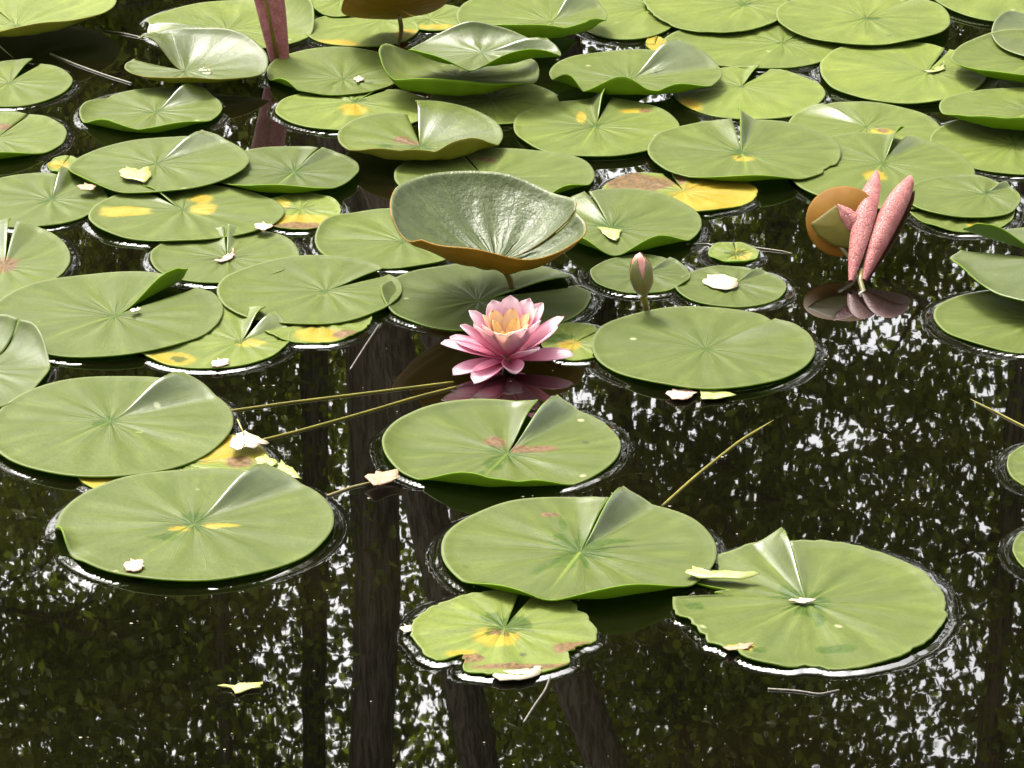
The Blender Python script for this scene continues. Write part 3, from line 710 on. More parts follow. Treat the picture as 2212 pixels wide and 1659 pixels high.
# ------------------------------------------------------------------ water, with its skin drawn up round every floating leaf
def build_water():
    st = 0.004
    x0, x1, y0, y1 = -0.80, 0.80, 2.55, 5.25
    nx, ny = int((x1 - x0) / st) + 1, int((y1 - y0) / st) + 1
    xs, ys = np.linspace(x0, x1, nx), np.linspace(y0, y1, ny)
    H = np.zeros((ny, nx))
    for allp, rimp in OUTLINES:
        low = rimp[rimp[:, 2] < 0.013]
        if len(low) < 4: continue
        # dense rim
        seg = rimp
        t = np.linspace(0, 1, 4)[:-1]
        dens = (seg[:-1, None, :] * (1 - t)[None, :, None] + seg[1:, None, :] * t[None, :, None]).reshape(-1, 3)
        amp = 0.0036 * np.clip(1 - (dens[:, 2] - 0.006) / 0.008, 0, 1)
        pp = dens[:, :2]
        cx, cy = pp.mean(0)
        mx0, my0 = pp.min(0) - 0.035; mx1, my1 = pp.max(0) + 0.035
        i0, i1 = np.searchsorted(xs, [mx0, mx1]); j0, j1 = np.searchsorted(ys, [my0, my1])
        if i1 <= i0 or j1 <= j0: continue
        GX, GY = np.meshgrid(xs[i0:i1], ys[j0:j1])
        best = np.full(GX.shape, 1e9); bi = np.zeros(GX.shape, int)
        for k in range(0, len(pp)):
            d = (GX - pp[k, 0]) ** 2 + (GY - pp[k, 1]) ** 2
            m = d < best
            best[m] = d[m]; bi[m] = k
        dist = np.sqrt(best)
        near = pp[bi]
        inside = np.hypot(GX - cx, GY - cy) < np.hypot(near[..., 0] - cx, near[..., 1] - cy)
        h = amp[bi] * np.where(inside, np.exp(-dist / 0.003), np.clip(1 - dist / 0.011, 0, 1) ** 2.6)
        H[j0:j1, i0:i1] = np.maximum(H[j0:j1, i0:i1], h)
    H[0, :] = H[-1, :] = 0; H[:, 0] = H[:, -1] = 0
    GX, GY = np.meshgrid(xs, ys)
    V = np.stack([GX, GY, H], -1).reshape(-1, 3)
    idx = np.arange(nx * ny).reshape(ny, nx)
    q = np.stack([idx[:-1, :-1], idx[:-1, 1:], idx[1:, 1:], idx[1:, :-1]], -1).reshape(-1, 4)
    # the rest of the pond, joined to the fine part at its corners
    ox0, ox1, oy0, oy1 = -9.0, 9.0, 0.4, 9.6
    b = len(V)
    extra = np.array([(ox0, oy0, 0), (ox1, oy0, 0), (ox1, oy1, 0), (ox0, oy1, 0)])
    V = np.concatenate([V, extra])
    c0, c1, c2, c3 = idx[0, 0], idx[0, -1], idx[-1, -1], idx[-1, 0]
    ring = np.array([(b, b + 1, c1, c0), (b + 1, b + 2, c2, c1), (b + 2, b + 3, c3, c2), (b + 3, b, c0, c3)])
    me = mesh('water', V, np.concatenate([q, ring]))
    tag(link('water', me, None, [M['water']]), 'still dark pond water mirroring trees and bright sky', kind='structure')
build_water()

# ground: one sheet, hollowed for the pond
def build_ground():
    g = np.concatenate([[-900, -300, -100, -40, -20], np.linspace(-13, 13, 53), [20, 40, 100, 300, 900]])
    GX, GY = np.meshgrid(g, g + 5.0)
    d = np.maximum(np.abs(GX) - 7.6, np.abs(GY - 5.0) - 3.9)
    Z = -0.7 + 0.95 * sstep(-0.8, 1.0, d) + 0.03 * np.sin(GX * 1.7) * np.cos(GY * 1.3)
    nx = len(g)
    idx = np.arange(nx * nx).reshape(nx, nx)
    q = np.stack([idx[:-1, :-1], idx[:-1, 1:], idx[1:, 1:], idx[1:, :-1]], -1).reshape(-1, 4)
    me = mesh('ground', np.stack([GX, GY, Z], -1).reshape(-1, 3), q)
    tag(link('ground', me, None, [M['ground']]), 'earth bank and bed of the pond', kind='structure')
build_ground()

# ------------------------------------------------------------------ trees on the far bank (seen mirrored in the water)
GAPS = []
for (x, y, rx, ry) in ((60, 1270, 130, 75), (120, 1330, 80, 40), (1985, 690, 90, 75), (1950, 720, 60, 60), (1890, 935, 80, 60), (1745, 1150, 95, 45), (1640, 1060, 50, 40), (2170, 1510, 70, 60),
                       (505, 255, 60, 80), (270, 545, 120, 60), (905, 1600, 40, 90), (1150, 560, 120, 20), (2070, 640, 30, 40), (740, 920, 25, 40), (1880, 1090, 30, 30),
                       (2060, 1640, 60, 30), (560, 1420, 40, 26), (300, 60, 40, 50), (1820, 1600, 40, 30), (640, 1475, 40, 20), (2150, 1340, 30, 26)):
    c = mirrored(x, y, 12.0)
    s = 12.0 / CP / 1106 * TH
    GAPS.append((c, rx * s * 0.72, ry * s * 0.72) if x > 200 or y < 1000 else (c, rx * s * 1.15, ry * s * 1.1))

def crown_mesh(cent, n_per, rs):
    cent = np.asarray(cent)
    N = len(cent) * n_per
    p = np.repeat(cent, n_per, axis=0) + rs.normal(0, 1, (N, 3)) * np.array([0.23, 0.23, 0.19])
    keep = np.ones(N, bool)
    for (c, rx, rz) in GAPS:
        # an opening through the boughs, sloping up away from the water
        e = ((p[:, 0] - c[0]) / rx) ** 2 + ((p[:, 2] - c[2] - 0.42 * (p[:, 1] - 12.0)) / rz) ** 2
        keep &= ~(e < 1 + 0.5 * rs.normal(0, 1, N))
    far = (p[:, 2] > 6.6) | (p[:, 2] < 1.6) | (np.abs(p[:, 0]) > 3.3)
    keep &= ~far | (rs.uniform(0, 1, N) < 0.4)
    p = p[keep]; N = len(p)
    size = rs.uniform(0.017, 0.030, N) * np.where((p[:, 2] > 6.6) | (np.abs(p[:, 0]) > 3.3), 1.5, 1.0)
    ax = rs.normal(0, 1, (N, 3)); ax[:, 2] -= 0.5
    ax /= np.linalg.norm(ax, axis=1)[:, None]
    up = rs.normal(0, 1, (N, 3)); up[:, 2] += 0.8
    bx = np.cross(ax, up); bx /= np.linalg.norm(bx, axis=1)[:, None] + 1e-9
    nz = np.cross(bx, ax)
    s = size[:, None]
    v = [p - ax * s, p + bx * s * 0.62 + nz * s * 0.16 - ax * s * 0.1, p + ax * s, p - bx * s * 0.62 + nz * s * 0.16 - ax * s * 0.1]
    V = np.stack(v, 1).reshape(-1, 3)
    i = np.arange(N) * 4
    F = np.concatenate([np.stack([i, i + 1, i + 2], -1), np.stack([i, i + 2, i + 3], -1)])
    var = np.repeat(np.clip(rs.beta(1.2, 2.0, N), 0, 1), 4)
    return V, F, var

def bank_tree(label, p_lo, p_hi, rad, seed, height=8.0, limbs=13, tw=6, npt=430, spread=1.7, low=1.6):
    rs = np.random.default_rng(seed)
    p_lo, p_hi = np.array(p_lo, float), np.array(p_hi, float)
    d = (p_hi - p_lo); d /= d[2]
    base = p_lo + d * (0.12 - p_lo[2])
    zs = np.linspace(0, height, 22)
    pts = np.array([base + d * z * (1 - 0.0 * z) + np.array([0.02 * math.sin(z * 1.7 + seed), 0.03 * math.sin(z * 1.1), 0]) for z in zs])
    rr = rad * (1.0 - 0.065 * zs) * (1 + 0.9 * np.exp(-zs / 0.25))
    rr = np.maximum(rr, 0.02)
    e = link('bank_tree', None); e.location = base
    tag(e, label, 'tree', 'trees on the far bank')
    V, F = tube_data(pts - base, rr, 18)
    # uneven bark ridges
    ang = np.tile(np.arange(18), 22)
    V[:-2] += (V[:-2] - np.repeat(pts - base, 18, axis=0)) * (0.09 * rs.normal(0, 1, 18)[ang] + 0.03 * rs.normal(0, 1, len(ang)))[:, None]
    link('trunk', mesh('trunk', V, F), e, [M['bark']])
    cents = []
    for k in range(limbs):
        z = low + (height - low - 0.3) * (k + rs.uniform(0, 0.8)) / limbs
        a = rs.uniform(0, 2 * math.pi)
        ln = spread * rs.uniform(0.6, 1.15) * (1 - 0.35 * z / height)
        o = base + d * z
        rise = rs.uniform(-0.15, 0.55)
        t = np.linspace(0, 1, 9)
        lp = o + np.stack([np.cos(a) * ln * t + 0.10 * np.sin(3 * t + k), np.sin(a) * ln * t + 0.10 * np.sin(4 * t + k), ln * (rise * t - 0.35 * t * t) + 0.04 * np.sin(7 * t + k)], -1)
        Vl, Fl = tube_data(lp - base, np.linspace(rad * 0.26, 0.007, 9), 7)
        lo = link('limb', mesh('limb', Vl, Fl), e, [M['bark']])
        TV, TF, off = [], [[], []], 0
        for j in range(tw):
            tt = rs.uniform(0.25, 1.0)
            q0 = lp[int(tt * 8)]
            dv = rs.normal(0, 1, 3) * np.array([1, 1, 0.55]); dv /= np.linalg.norm(dv)
            tl = rs.uniform(0.3, 0.7)
            q1 = q0 + dv * tl + np.array([0, 0, -0.12 * tl])
            mid = (q0 + q1) / 2 + rs.normal(0, 0.05, 3)
            v_, f_ = tube_data(np.array([q0, mid, q1]) - base, [0.009, 0.006, 0.003], 4)
            TV.append(v_); TF[0].append(f_[0] + off); TF[1].append(f_[1] + off); off += len(v_)
            cents += [q0 * 0.4 + q1 * 0.6, q1]
        link('twigs', mesh('twigs', np.concatenate(TV), [np.concatenate(TF[0]), np.concatenate(TF[1])]), lo, [M['bark']])['kind'] = 'stuff'
    V, F, var = crown_mesh(cents, npt // 2, rs)
    me = mesh('crown', V - base, F, False)
    point_attr(me, 'leafvar', var, 'FLOAT')
    link('crown', me, e, [M['leaf']])
    return e

def wrad(w, D):
    return w / 2 * TH / 1106 * D / CP

bank_tree('broadest straight trunk, its mirror image crossed by the two slim stalks', mirrored(800, 950, 12.0), mirrored(795, 1650, 12.0), wrad(140, 12.0), 1, 9.0, low=5.9, limbs=9)
bank_tree('slimmer dark trunk standing close beside the broadest trunk', mirrored(672, 950, 12.8), mirrored(690, 1650, 12.8), wrad(72, 12.8), 2, 8.5, low=5.6, limbs=9)
bank_tree('leaning trunk mirrored just below the decaying yellow pad', mirrored(985, 1380, 11.6), mirrored(1052, 1659, 11.6), wrad(125, 11.6), 3, 8.5, low=5.7, limbs=8)
bank_tree('leaning furrowed trunk mirrored beside the one below the decaying yellow pad', mirrored(1225, 1400, 11.2), mirrored(1330, 1659, 11.2), wrad(120, 11.2), 4, 8.0, low=5.5, limbs=8)
bank_tree('thin leaning trunk mirrored past the large wet-hearted pad towards the tattered pad', mirrored(1365, 950, 13.0), mirrored(1480, 1659, 13.0), wrad(55, 13.0), 5, 7.5, low=3.4, limbs=10)
bank_tree('slender sapling mirrored in open water below the pad with the pink scrap', mirrored(470, 1400, 12.4), mirrored(478, 1659, 12.4), wrad(38, 12.4), 6, 7.0)
bank_tree('leafy tree mirrored among sky gaps behind the pink rolled leaf', (1.95, 12.6, 0.3), (2.1, 12.6, 4.0), 0.09, 7, 8.0, limbs=20, spread=1.7)
bank_tree('leafy tree mirrored around the tattered pad', (0.95, 13.9, 0.3), (1.02, 13.9, 4.0), 0.06, 8, 7.8, limbs=18, spread=1.6)
bank_tree('leafy tree mirrored beyond the big pads with glossy lips', (-2.2, 13.0, 0.3), (-2.1, 13.0, 4.0), 0.11, 9, 8.0, limbs=18, spread=1.7)
bank_tree('bushy tree mirrored beside the large bright open patch of sky', (-1.5, 13.6, 0.3), (-1.45, 13.6, 4.0), 0.05, 10, 7.0, limbs=15, spread=1.8)
bank_tree('leafy tree standing behind the row of bare trunks', (-0.25, 15.2, 0.3), (-0.2, 15.2, 4.0), 0.09, 14, 9.0, limbs=18, spread=2.0)
bank_tree('dense tree mirrored in the open water below the tattered pad', (1.75, 12.0, 0.3), (1.7, 12.0, 4.0), 0.05, 15, 7.2, limbs=12, spread=1.3, low=3.6, npt=200)
bank_tree('tree set apart whose branches reach into the mirror beside the lone pad', (3.9, 12.5, 0.3), (3.8, 12.5, 4.0), 0.12, 12, 8.5, limbs=16, spread=2.2)
bank_tree('tree set apart whose branches reach into the mirror past the glossy-lipped pads', (-4.0, 12.8, 0.3), (-3.9, 12.7, 4.0), 0.12, 13, 8.5, limbs=16, spread=2.2)

# ------------------------------------------------------------------ the flower
def petal_mesh(L, W, e, curl, cupd, inner, seed, pinch=0.25):
    rs = np.random.default_rng(seed)
    nt, nw = 15, 9
    t = np.linspace(0, 1, nt); w = np.linspace(-1, 1, nw)
    Tt, Ww = np.meshgrid(t, w, indexing='ij')
    prof = (0.32 + 0.68 * np.sin(np.clip(Tt / 0.62, 0, 1) * math.pi / 2)) * np.where(Tt < 0.55, 1, np.sqrt(np.clip(1 - ((Tt - 0.55) / 0.45) ** 2.0, 0, 1)))
    prof = np.maximum(prof, 0.015)
    half = W / 2 * prof
    # spine bends from angle e - curl to e + curl
    ang = e + curl * (t - 0.5) * 2
    ds = L / (nt - 1)
    sx = np.concatenate([[0], np.cumsum(np.cos(ang[:-1]) * ds)]); sz = np.concatenate([[0], np.cumsum(np.sin(ang[:-1]) * ds)])
    nx_, nz_ = -np.sin(ang), np.cos(ang)
    lift = cupd * half * (Ww ** 2) * (0.6 + 0.4 * (1 - Tt)) + 0.0006 * np.sin(Ww * 5 + rs.uniform(0, 6)) * Tt
    X = sx[:, None] + nx_[:, None] * lift
    Z = sz[:, None] + nz_[:, None] * lift
    Y = half * Ww * (1 - 0.18 * cupd)
    V = np.stack([X, Y, Z], -1).reshape(-1, 3)
    idx = np.arange(nt * nw).reshape(nt, nw)
    q = np.stack([idx[:-1, :-1], idx[1:, :-1], idx[1:, 1:], idx[:-1, 1:]], -1).reshape(-1, 4)
    nn = np.stack([nx_[:, None] + 0 * Ww, 0 * Ww, nz_[:, None] + 0 * Ww], -1).reshape(-1, 3)
    V2 = V - nn * 0.0007
    nv = len(V)
    loop = np.concatenate([idx[0, :], idx[1:, -1], idx[-1, -2::-1], idx[-2::-1, 0]])
    sf = np.stack([loop[:-1], loop[1:], loop[1:] + nv, loop[:-1] + nv], -1)
    me = mesh('petal', np.concatenate([V, V2]), np.concatenate([q[:, ::-1], q + nv, sf]))
    pc_ = np.stack([Tt, Ww, np.full_like(Tt, inner)], -1).reshape(-1, 3)
    point_attr(me, 'petalco', np.concatenate([pc_, pc_]), 'FLOAT_VECTOR')
    return me

def flower():
    foot = on(1098, 793, 0.0)
    e = link('water_lily_flower', None); e.location = foot
    tag(e, 'open pink water lily with a yellow heart floating among the pads', 'flower')
    cm = 0.01
    #      azimuth, elevation, length, width, curl, cup, inner
    P = [(190, 19, 7.0, 2.9, 4, .35, 0), (170, 20, 6.1, 2.5, 6, .4, 0), (180, 40, 5.9, 2.4, 8, .45, 0), (158, 48, 6.1, 2.5, 8, .5, 0),
         (115, 55, 6.1, 2.7, 8, .5, 0), (86, 58, 6.4, 2.6, 8, .5, 0), (56, 55, 6.4, 2.6, 8, .5, 0), (37, 50, 6.5, 2.5, 8, .5, 0), (13, 38, 6.9, 2.6, 8, .45, 0),
         (-5, 7, 6.4, 3.0, 8, .4, 0), (-46, 30, 4.6, 2.2, 4, .5, 0), (-80, 4, 4.2, 2.3, 18, .8, 0), (-118, 0, 7.0, 2.5, 6, .7, 0), (-140, 2, 7.0, 2.4, 4, .5, 0),
         (75, 22, 6.3, 2.8, 6, .4, 0), (120, 22, 6.3, 2.8, 6, .4, 0), (35, 24, 6.3, 2.8, 6, .4, 0),
         (-25, 54, 5.7, 2.5, 8, .5, 0.0), (12, 62, 5.8, 2.4, 8, .5, 0.1), (205, 50, 5.4, 2.4, 8, .5, 0.1), (-150, 56, 5.0, 2.4, 8, .5, 0.15), (-60, 56, 5.0, 2.5, 9, .5, 0.1),
         (-105, 53, 4.4, 2.5, 9, .55, 0.35), (-78, 58, 4.3, 2.0, 9, .55, 0.5), (175, 62, 5.0, 2.2, 9, .5, 0.6), (128, 60, 4.9, 2.1, 9, .5, 0.8), (80, 62, 4.9, 2.0, 9, .5, 0.8), (25, 64, 4.8, 2.0, 9, .5, 0.8), (-30, 62, 4.4, 2.0, 9, .5, 0.7),
         (-130, 58, 3.9, 1.8, 9, .5, 0.8), (150, 66, 3.9, 1.6, 8, .5, 1), (60, 68, 3.9, 1.6, 8, .5, 1), (-10, 66, 3.7, 1.5, 8, .5, 1)]
    for i, (az, el, L, W, cu, cp, inn) in enumerate(P):
        me = petal_mesh(L * cm, W * cm * (1.18 if inn < .3 else 1.1), R(el), R(cu), cp, inn, 100 + i)
        o = link('petal', me, e, [M['petal']])
        rb = (0.35 if el < 45 else 0.2) * cm
        o.location = (math.cos(R(az)) * rb, math.sin(R(az)) * rb, (0.9 + (0.25 if el > 45 else 0) + (0.15 if inn > .3 else 0)) * cm)
        o.rotation_euler = (0, 0, R(az))
    # stamens
    rs = np.random.default_rng(4)
    TV, F0, F1, off = [], [], [], 0
    for i in range(64):
        a = rs.uniform(0, 6.283); rr = 0.2 + 0.75 * math.sqrt(rs.uniform(0, 1))
        h = rs.uniform(1.7, 2.7)
        b0 = np.array([math.cos(a) * rr * .5, math.sin(a) * rr * .5, 1.3]); b2 = np.array([math.cos(a) * rr, math.sin(a) * rr, 1.0 + h])
        b1 = (b0 + b2) / 2 + np.array([math.cos(a), math.sin(a), 0]) * 0.22
        b3 = b2 - np.array([math.cos(a), math.sin(a), -0.2]) * 0.25
        v, f = tube_data(np.array([b0, b1, b2, b3]) * cm, np.array([.05, .08, .06, .03]) * cm * 1.3, 5)
        TV.append(v); F0.append(f[0] + off); F1.append(f[1] + off); off += len(v)
    o = link('stamens', mesh('stamens', np.concatenate(TV), [np.concatenate(F0), np.concatenate(F1)]), e, [M['stamen']])
    tag(o, 'yellow orange stamens', kind='stuff')
    tube('stalk', [(0, 0, -0.06), (0, 0, -0.01), (0, 0, 0.0115)], [0.004, 0.0045, 0.007], M['stem_brown'], e)
flower()

# ------------------------------------------------------------------ bud
def bud():
    foot = on(1396, 674, 0.0)
    e = link('flower_bud', None); e.location = foot
    tag(e, 'closed olive and pink lily bud standing on its stalk', 'flower bud')
    tz = 0.0265
    base = on(1388, 638, tz) - foot
    tube('stalk', [(0.002, 0, -0.05), (0, 0, 0), base * 0.5 + np.array([0.001, 0, 0]), base], 0.0034, M['stem'], e)
    L, Rb = 0.047, 0.0128
    def petal(a0, a1, s, tip, mat, nm, zt):
        nt, nw = 16, 10
        t = np.linspace(0, 1, nt)
        V = []
        for ti in t:
            prof = max(0.02, 1 - abs((ti - 0.46) / 0.545) ** 2.5) ** 0.62 if ti > 0.46 else 0.38 + 0.62 * math.sin(ti / 0.46 * math.pi / 2)
            taper = 1.0 if ti < 0.35 else max(0.02, 1 - ((ti - 0.35) / (tip - 0.35)) ** 1.7) if ti < tip else 0.02
            am = (a0 + a1) / 2; hw = (a1 - a0) / 2 * taper
            for w in np.linspace(-1, 1, nw):
                a = am + hw * w
                r = Rb * prof * s
                V.append((base[0] + r * math.cos(a) - 0.003 * ti, base[1] + r * math.sin(a), base[2] + ti * L * zt))
        idx = np.arange(nt * nw).reshape(nt, nw)
        q = np.stack([idx[:-1, :-1], idx[:-1, 1:], idx[1:, 1:], idx[1:, :-1]], -1).reshape(-1, 4)
        V = np.array(V)
        ctr = np.array([base[0], base[1], 0])
        dv = V - ctr; dv[:, 2] = 0
        V2 = V - dv * 0.07
        nv = len(V)
        loop = np.concatenate([idx[0, :], idx[1:, -1], idx[-1, -2::-1], idx[-2::-1, 0]])
        sf = np.stack([loop[1:], loop[:-1], loop[:-1] + nv, loop[1:] + nv], -1)
        link(nm, mesh(nm, np.concatenate([V, V2]), np.concatenate([q, q[:, ::-1] + nv, sf])), e, [mat])
    for k in range(4):
        a = -math.pi / 2 + 0.88 + k * math.pi / 2
        petal(a - 0.80, a + 0.80, 1.0, 1.0, M['sepal'], 'sepal', 1.0)
    petal(0, 2 * math.pi, 0.90, 1.5, M['budpink'], 'inner_petals', 1.02)
bud()

# ------------------------------------------------------------------ young leaves still rolled up
def scroll_mesh(p0, p1, r0, r1, r2, turns, side, seed, tipcut=0.0):
    """one rolled half leaf: a sheet wound into a tube round the line p0-p1"""
    p0, p1 = np.array(p0), np.array(p1)
    ax = p1 - p0; L = np.linalg.norm(ax); ax = ax / L
    a = np.cross(ax, np.array([0, 0.3, 1.0])); a /= np.linalg.norm(a)
    b = np.cross(a, ax)
    nt, nw = 22, 40
    V = np.zeros((nt, nw, 3))
    for i, t in enumerate(np.linspace(0, 1, nt)):
        prof = r0 * (1 - t) ** 2 + 2 * r1 * 1.35 * t * (1 - t) + r2 * t ** 2
        for j, w in enumerate(np.linspace(0, 1, nw)):
            th = side * (w * turns * 2 * math.pi + 0.4)
            rr = prof * (1 - 0.42 * w)
            tl = t - (0.10 * (0.5 + 0.5 * math.cos(th + 1.0)) * t ** 4 * (1 if tipcut else 0.3))
            bend = 0.010 * math.sin(math.pi * t)
            V[i, j] = p0 + ax * L * tl + rr * (a * math.cos(th) + b * math.sin(th)) + np.array([0, 0, bend])
    flat = V.reshape(-1, 3)
    idx = np.arange(nt * nw).reshape(nt, nw)
    q = np.stack([idx[:-1, :-1], idx[:-1, 1:], idx[1:, 1:], idx[1:, :-1]], -1).reshape(-1, 4)
    e1 = flat[q[:, 2]] - flat[q[:, 0]]; e2 = flat[q[:, 3]] - flat[q[:, 1]]
    fn = np.cross(e1, e2); vn = np.zeros_like(flat)
    for j in range(4): np.add.at(vn, q[:, j], fn)
    vn /= np.linalg.norm(vn, axis=1)[:, None] + 1e-15
    c = np.repeat((p0[None] + (p1 - p0)[None] * np.linspace(0, 1, nt)[:, None]), nw, axis=0)
    if ((flat - c) * vn).sum() < 0:
        q = q[:, ::-1]; vn = -vn
    V2 = flat - vn * 0.0009
    nv = len(flat)
    me = mesh('roll', np.concatenate([flat, V2]), np.concatenate([q, q[:, ::-1] + nv]), True, np.concatenate([np.zeros(len(q)), np.ones(len(q))]))
    co = np.concatenate([flat, V2]) * 1.0
    point_attr(me, 'padco', co, 'FLOAT_VECTOR')
    # raised veins running round the roll
    rings = []
    for t in np.linspace(0.1, 0.9, 11):
        i = int(t * (nt - 1))
        pts = V[i, 0:22] + (V[i, 0:22] - (p0 + (p1 - p0) * i / (nt - 1))) * 0.012
        pts = pts + ax * np.linspace(-0.006, 0.006, 22)[:, None]
        rings.append(pts)
    return me, rings

def rolled_leaf(label, foot_px, rolls, name='rolled_young_leaf', stalk_bend=(0, 0)):
    foot = on(*foot_px, 0.0)
    e = link(name, None); e.location = foot
    tag(e, label, 'young leaf', 'young leaves still rolled up')
    for (p0, p1, r0, r1, r2, side, seed) in rolls:
        me, rings = scroll_mesh(np.array(p0) - foot, np.array(p1) - foot, r0, r1, r2, 1.35, side, seed, 1)
        o = link('roll', me, e, [M['red'], M['redin2']])
    return e, foot

f0 = on(1838, 612, 0.004)
f1 = on(1866, 610, 0.004)
tA = on(1897, 372, 0.078)
tB = on(1972, 386, 0.074)
e, foot = rolled_leaf('pink leaf rolled into two tubes forming a narrow V, leaning out of the water', (1850, 618),
                      [(f0 + [0, 0, .002], tA, 0.0030, 0.0190, 0.0040, 1, 1), (f1 + [0, 0, .002], tB, 0.0035, 0.0210, 0.0075, -1, 2)])
tube('stalk', np.array([(0.012, -0.05, -0.03), (0.008, -0.02, -0.006), (0.004, 0, 0.006), (0.006, 0.012, 0.014)]), 0.003, M['stem_brown'], e)

# the red one at the back: hangs with its tip down
g0 = on(603, 132, 0.004); g1 = on(552, -8, 0.15)
foot = on(603, 134, 0.0)
e = link('rolled_young_leaf', None); e.location = foot
tag(e, 'dark red rolled leaf standing upright behind the creased pad, olive inside', 'young leaf', 'young leaves still rolled up')
top = np.array([on(528, -25, 0.155)[0], foot[1] + 0.02, 0.155])
for k, (dx, s_) in enumerate(((-0.006, 1), (0.007, -1))):
    me, rings = scroll_mesh(np.array([dx * 0.6, 0, 0.003]), top - foot + np.array([dx * 1.6, 0, 0]), 0.011, 0.015, 0.014, 1.3, s_, 20 + k, 1)
    o = link('roll', me, e, [M['red'], M['redin2']])
tube('midrib', [np.array([0, -0.010, 0.0]), (top - foot) * 0.5 + np.array([0, -0.013, 0]), top - foot + np.array([0, -0.008, 0])], 0.0026, M['stem'], e)

# round bronze leaf unfolding beside the pink V
def bronze_leaf():
    foot = on(1856, 598, 0.0)
    e = link('unfolding_young_leaf', None); e.location = foot
    tag(e, 'round bronze young leaf unfolding beside the pink rolled one, a pink flap inside', 'young leaf')
    # a disc standing up and facing the near side: local u to the right, v upwards
    cz = 0.052
    C = on(1818, 470, cz)
    ux = np.array([1, 0, 0.0]); vy = np.array([0.05, 0.62, 0.78]); nrm = -np.cross(ux, vy); nrm /= np.linalg.norm(nrm)
    def sheet(fn, nm, mats, N=16, A=44):
        V = []; co = []
        for i in range(N + 1):
            for k in range(A):
                u, v, w = fn(i / N, 2 * math.pi * k / A)
                V.append(C + ux * u + vy * v + nrm * w - foot); co.append((u, v, w))
        V = np.array(V); idx = np.arange((N + 1) * A).reshape(N + 1, A)
        nxt = np.roll(idx, -1, axis=1)
        q = np.stack([idx[:-1], idx[1:], nxt[1:], nxt[:-1]], -1).reshape(-1, 4)
        nv = len(V); V2 = V + nrm * 0.001
        last = idx[-1]; l2 = np.roll(last, -1)
        sf = np.stack([last, last + nv, l2 + nv, l2], -1)
        me = mesh(nm, np.concatenate([V, V2]), np.concatenate([q, q[:, ::-1] + nv, sf]), True, np.concatenate([np.zeros(len(q)), np.ones(len(q) + len(sf))]))
        point_attr(me, 'padco', np.concatenate([co, co]), 'FLOAT_VECTOR')
        return link(nm, me, e, mats)
    def disc(r, t):
        u = 0.039 * r * math.cos(t); v = 0.038 * r * math.sin(t) * (1.0 if math.sin(t) > 0 else 1.15)
        return u, v, -0.006 + 0.010 * r * r - 0.008 * r * r * max(0, math.cos(t))
    sheet(disc, 'blade', [M['redin'], M['redin']])
    def poly(corners, w0, bulge):
        cs = np.array(corners); cen = cs.mean(0)
        rel = cs - cen
        an = np.arctan2(rel[:, 1], rel[:, 0]); od = np.argsort(an); rel = rel[od]
        seg = np.concatenate([rel, rel[:1]])
        ln = np.concatenate([[0], np.cumsum(np.linalg.norm(np.diff(seg, axis=0), axis=1))])
        def f(r, t):
            q = t / (2 * math.pi) * ln[-1]
            x, y = np.interp(q, ln, seg[:, 0]), np.interp(q, ln, seg[:, 1])
            return cen[0] + x * r, cen[1] + y * r, w0 - bulge * (1 - r * r)
        return f
    sheet(poly([(-0.007, 0.012), (-0.022, 0.0), (-0.035, -0.010), (-0.026, -0.024), (-0.008, -0.036), (0.014, -0.040), (0.028, -0.028), (0.030, -0.014), (0.012, 0.0)], -0.0085, 0.003), 'folded_half', [M['fold'], M['fold']], 8, 54)
    sheet(poly([(-0.006, 0.0125), (-0.002, -0.004), (0.006, -0.018), (0.020, -0.024), (0.034, -0.018), (0.022, -0.004), (0.008, 0.007)], -0.0115, 0.004), 'flap', [M['red'], M['red']], 8, 42)
    tube('stalk', [(0, 0, -0.04), (0, 0, 0), (C - foot) * 0.35 + np.array([0, 0, -0.004]), (C - vy * 0.034 - foot)], 0.003, M['stem_brown'], e)
bronze_leaf()

# ------------------------------------------------------------------ stems lying in the water
def lie(pix, rad, mat='stem', z=0.0006, dip=(0, 0), owner=None, label=None):
    """slim round stem lying in the surface; the stalk of a pad, or a twig when it has no owner"""
    P = np.array([on(x, y, z) for x, y in pix])
    t = np.linspace(0, 1, len(P)); tt = np.linspace(0, 1, 26)
    Q = np.stack([np.interp(tt, t, P[:, k]) for k in range(3)], -1)
    ker = np.array([1, 2, 3, 2, 1]) / 9.0
    Qp = np.concatenate([np.repeat(Q[:1], 2, 0), Q, np.repeat(Q[-1:], 2, 0)])
    Q = np.stack([np.convolve(Qp[:, k], ker, 'valid') for k in range(3)], -1)
    Q[:, 2] -= dip[0] * np.clip(1 - tt * 3, 0, 1) + dip[1] * np.clip(tt * 2 - 1, 0, 1)
    org = np.array(owner.location) if owner else Q[0].copy()
    o = tube('stalk' if owner else 'twig', Q - org, np.linspace(rad, rad * 0.9, 26), M[mat], owner)
    if owner is None:
        o.location = org
        tag(o, label, 'twig', 'floating twigs')
    elif label:
        o['label'] = label
    return o

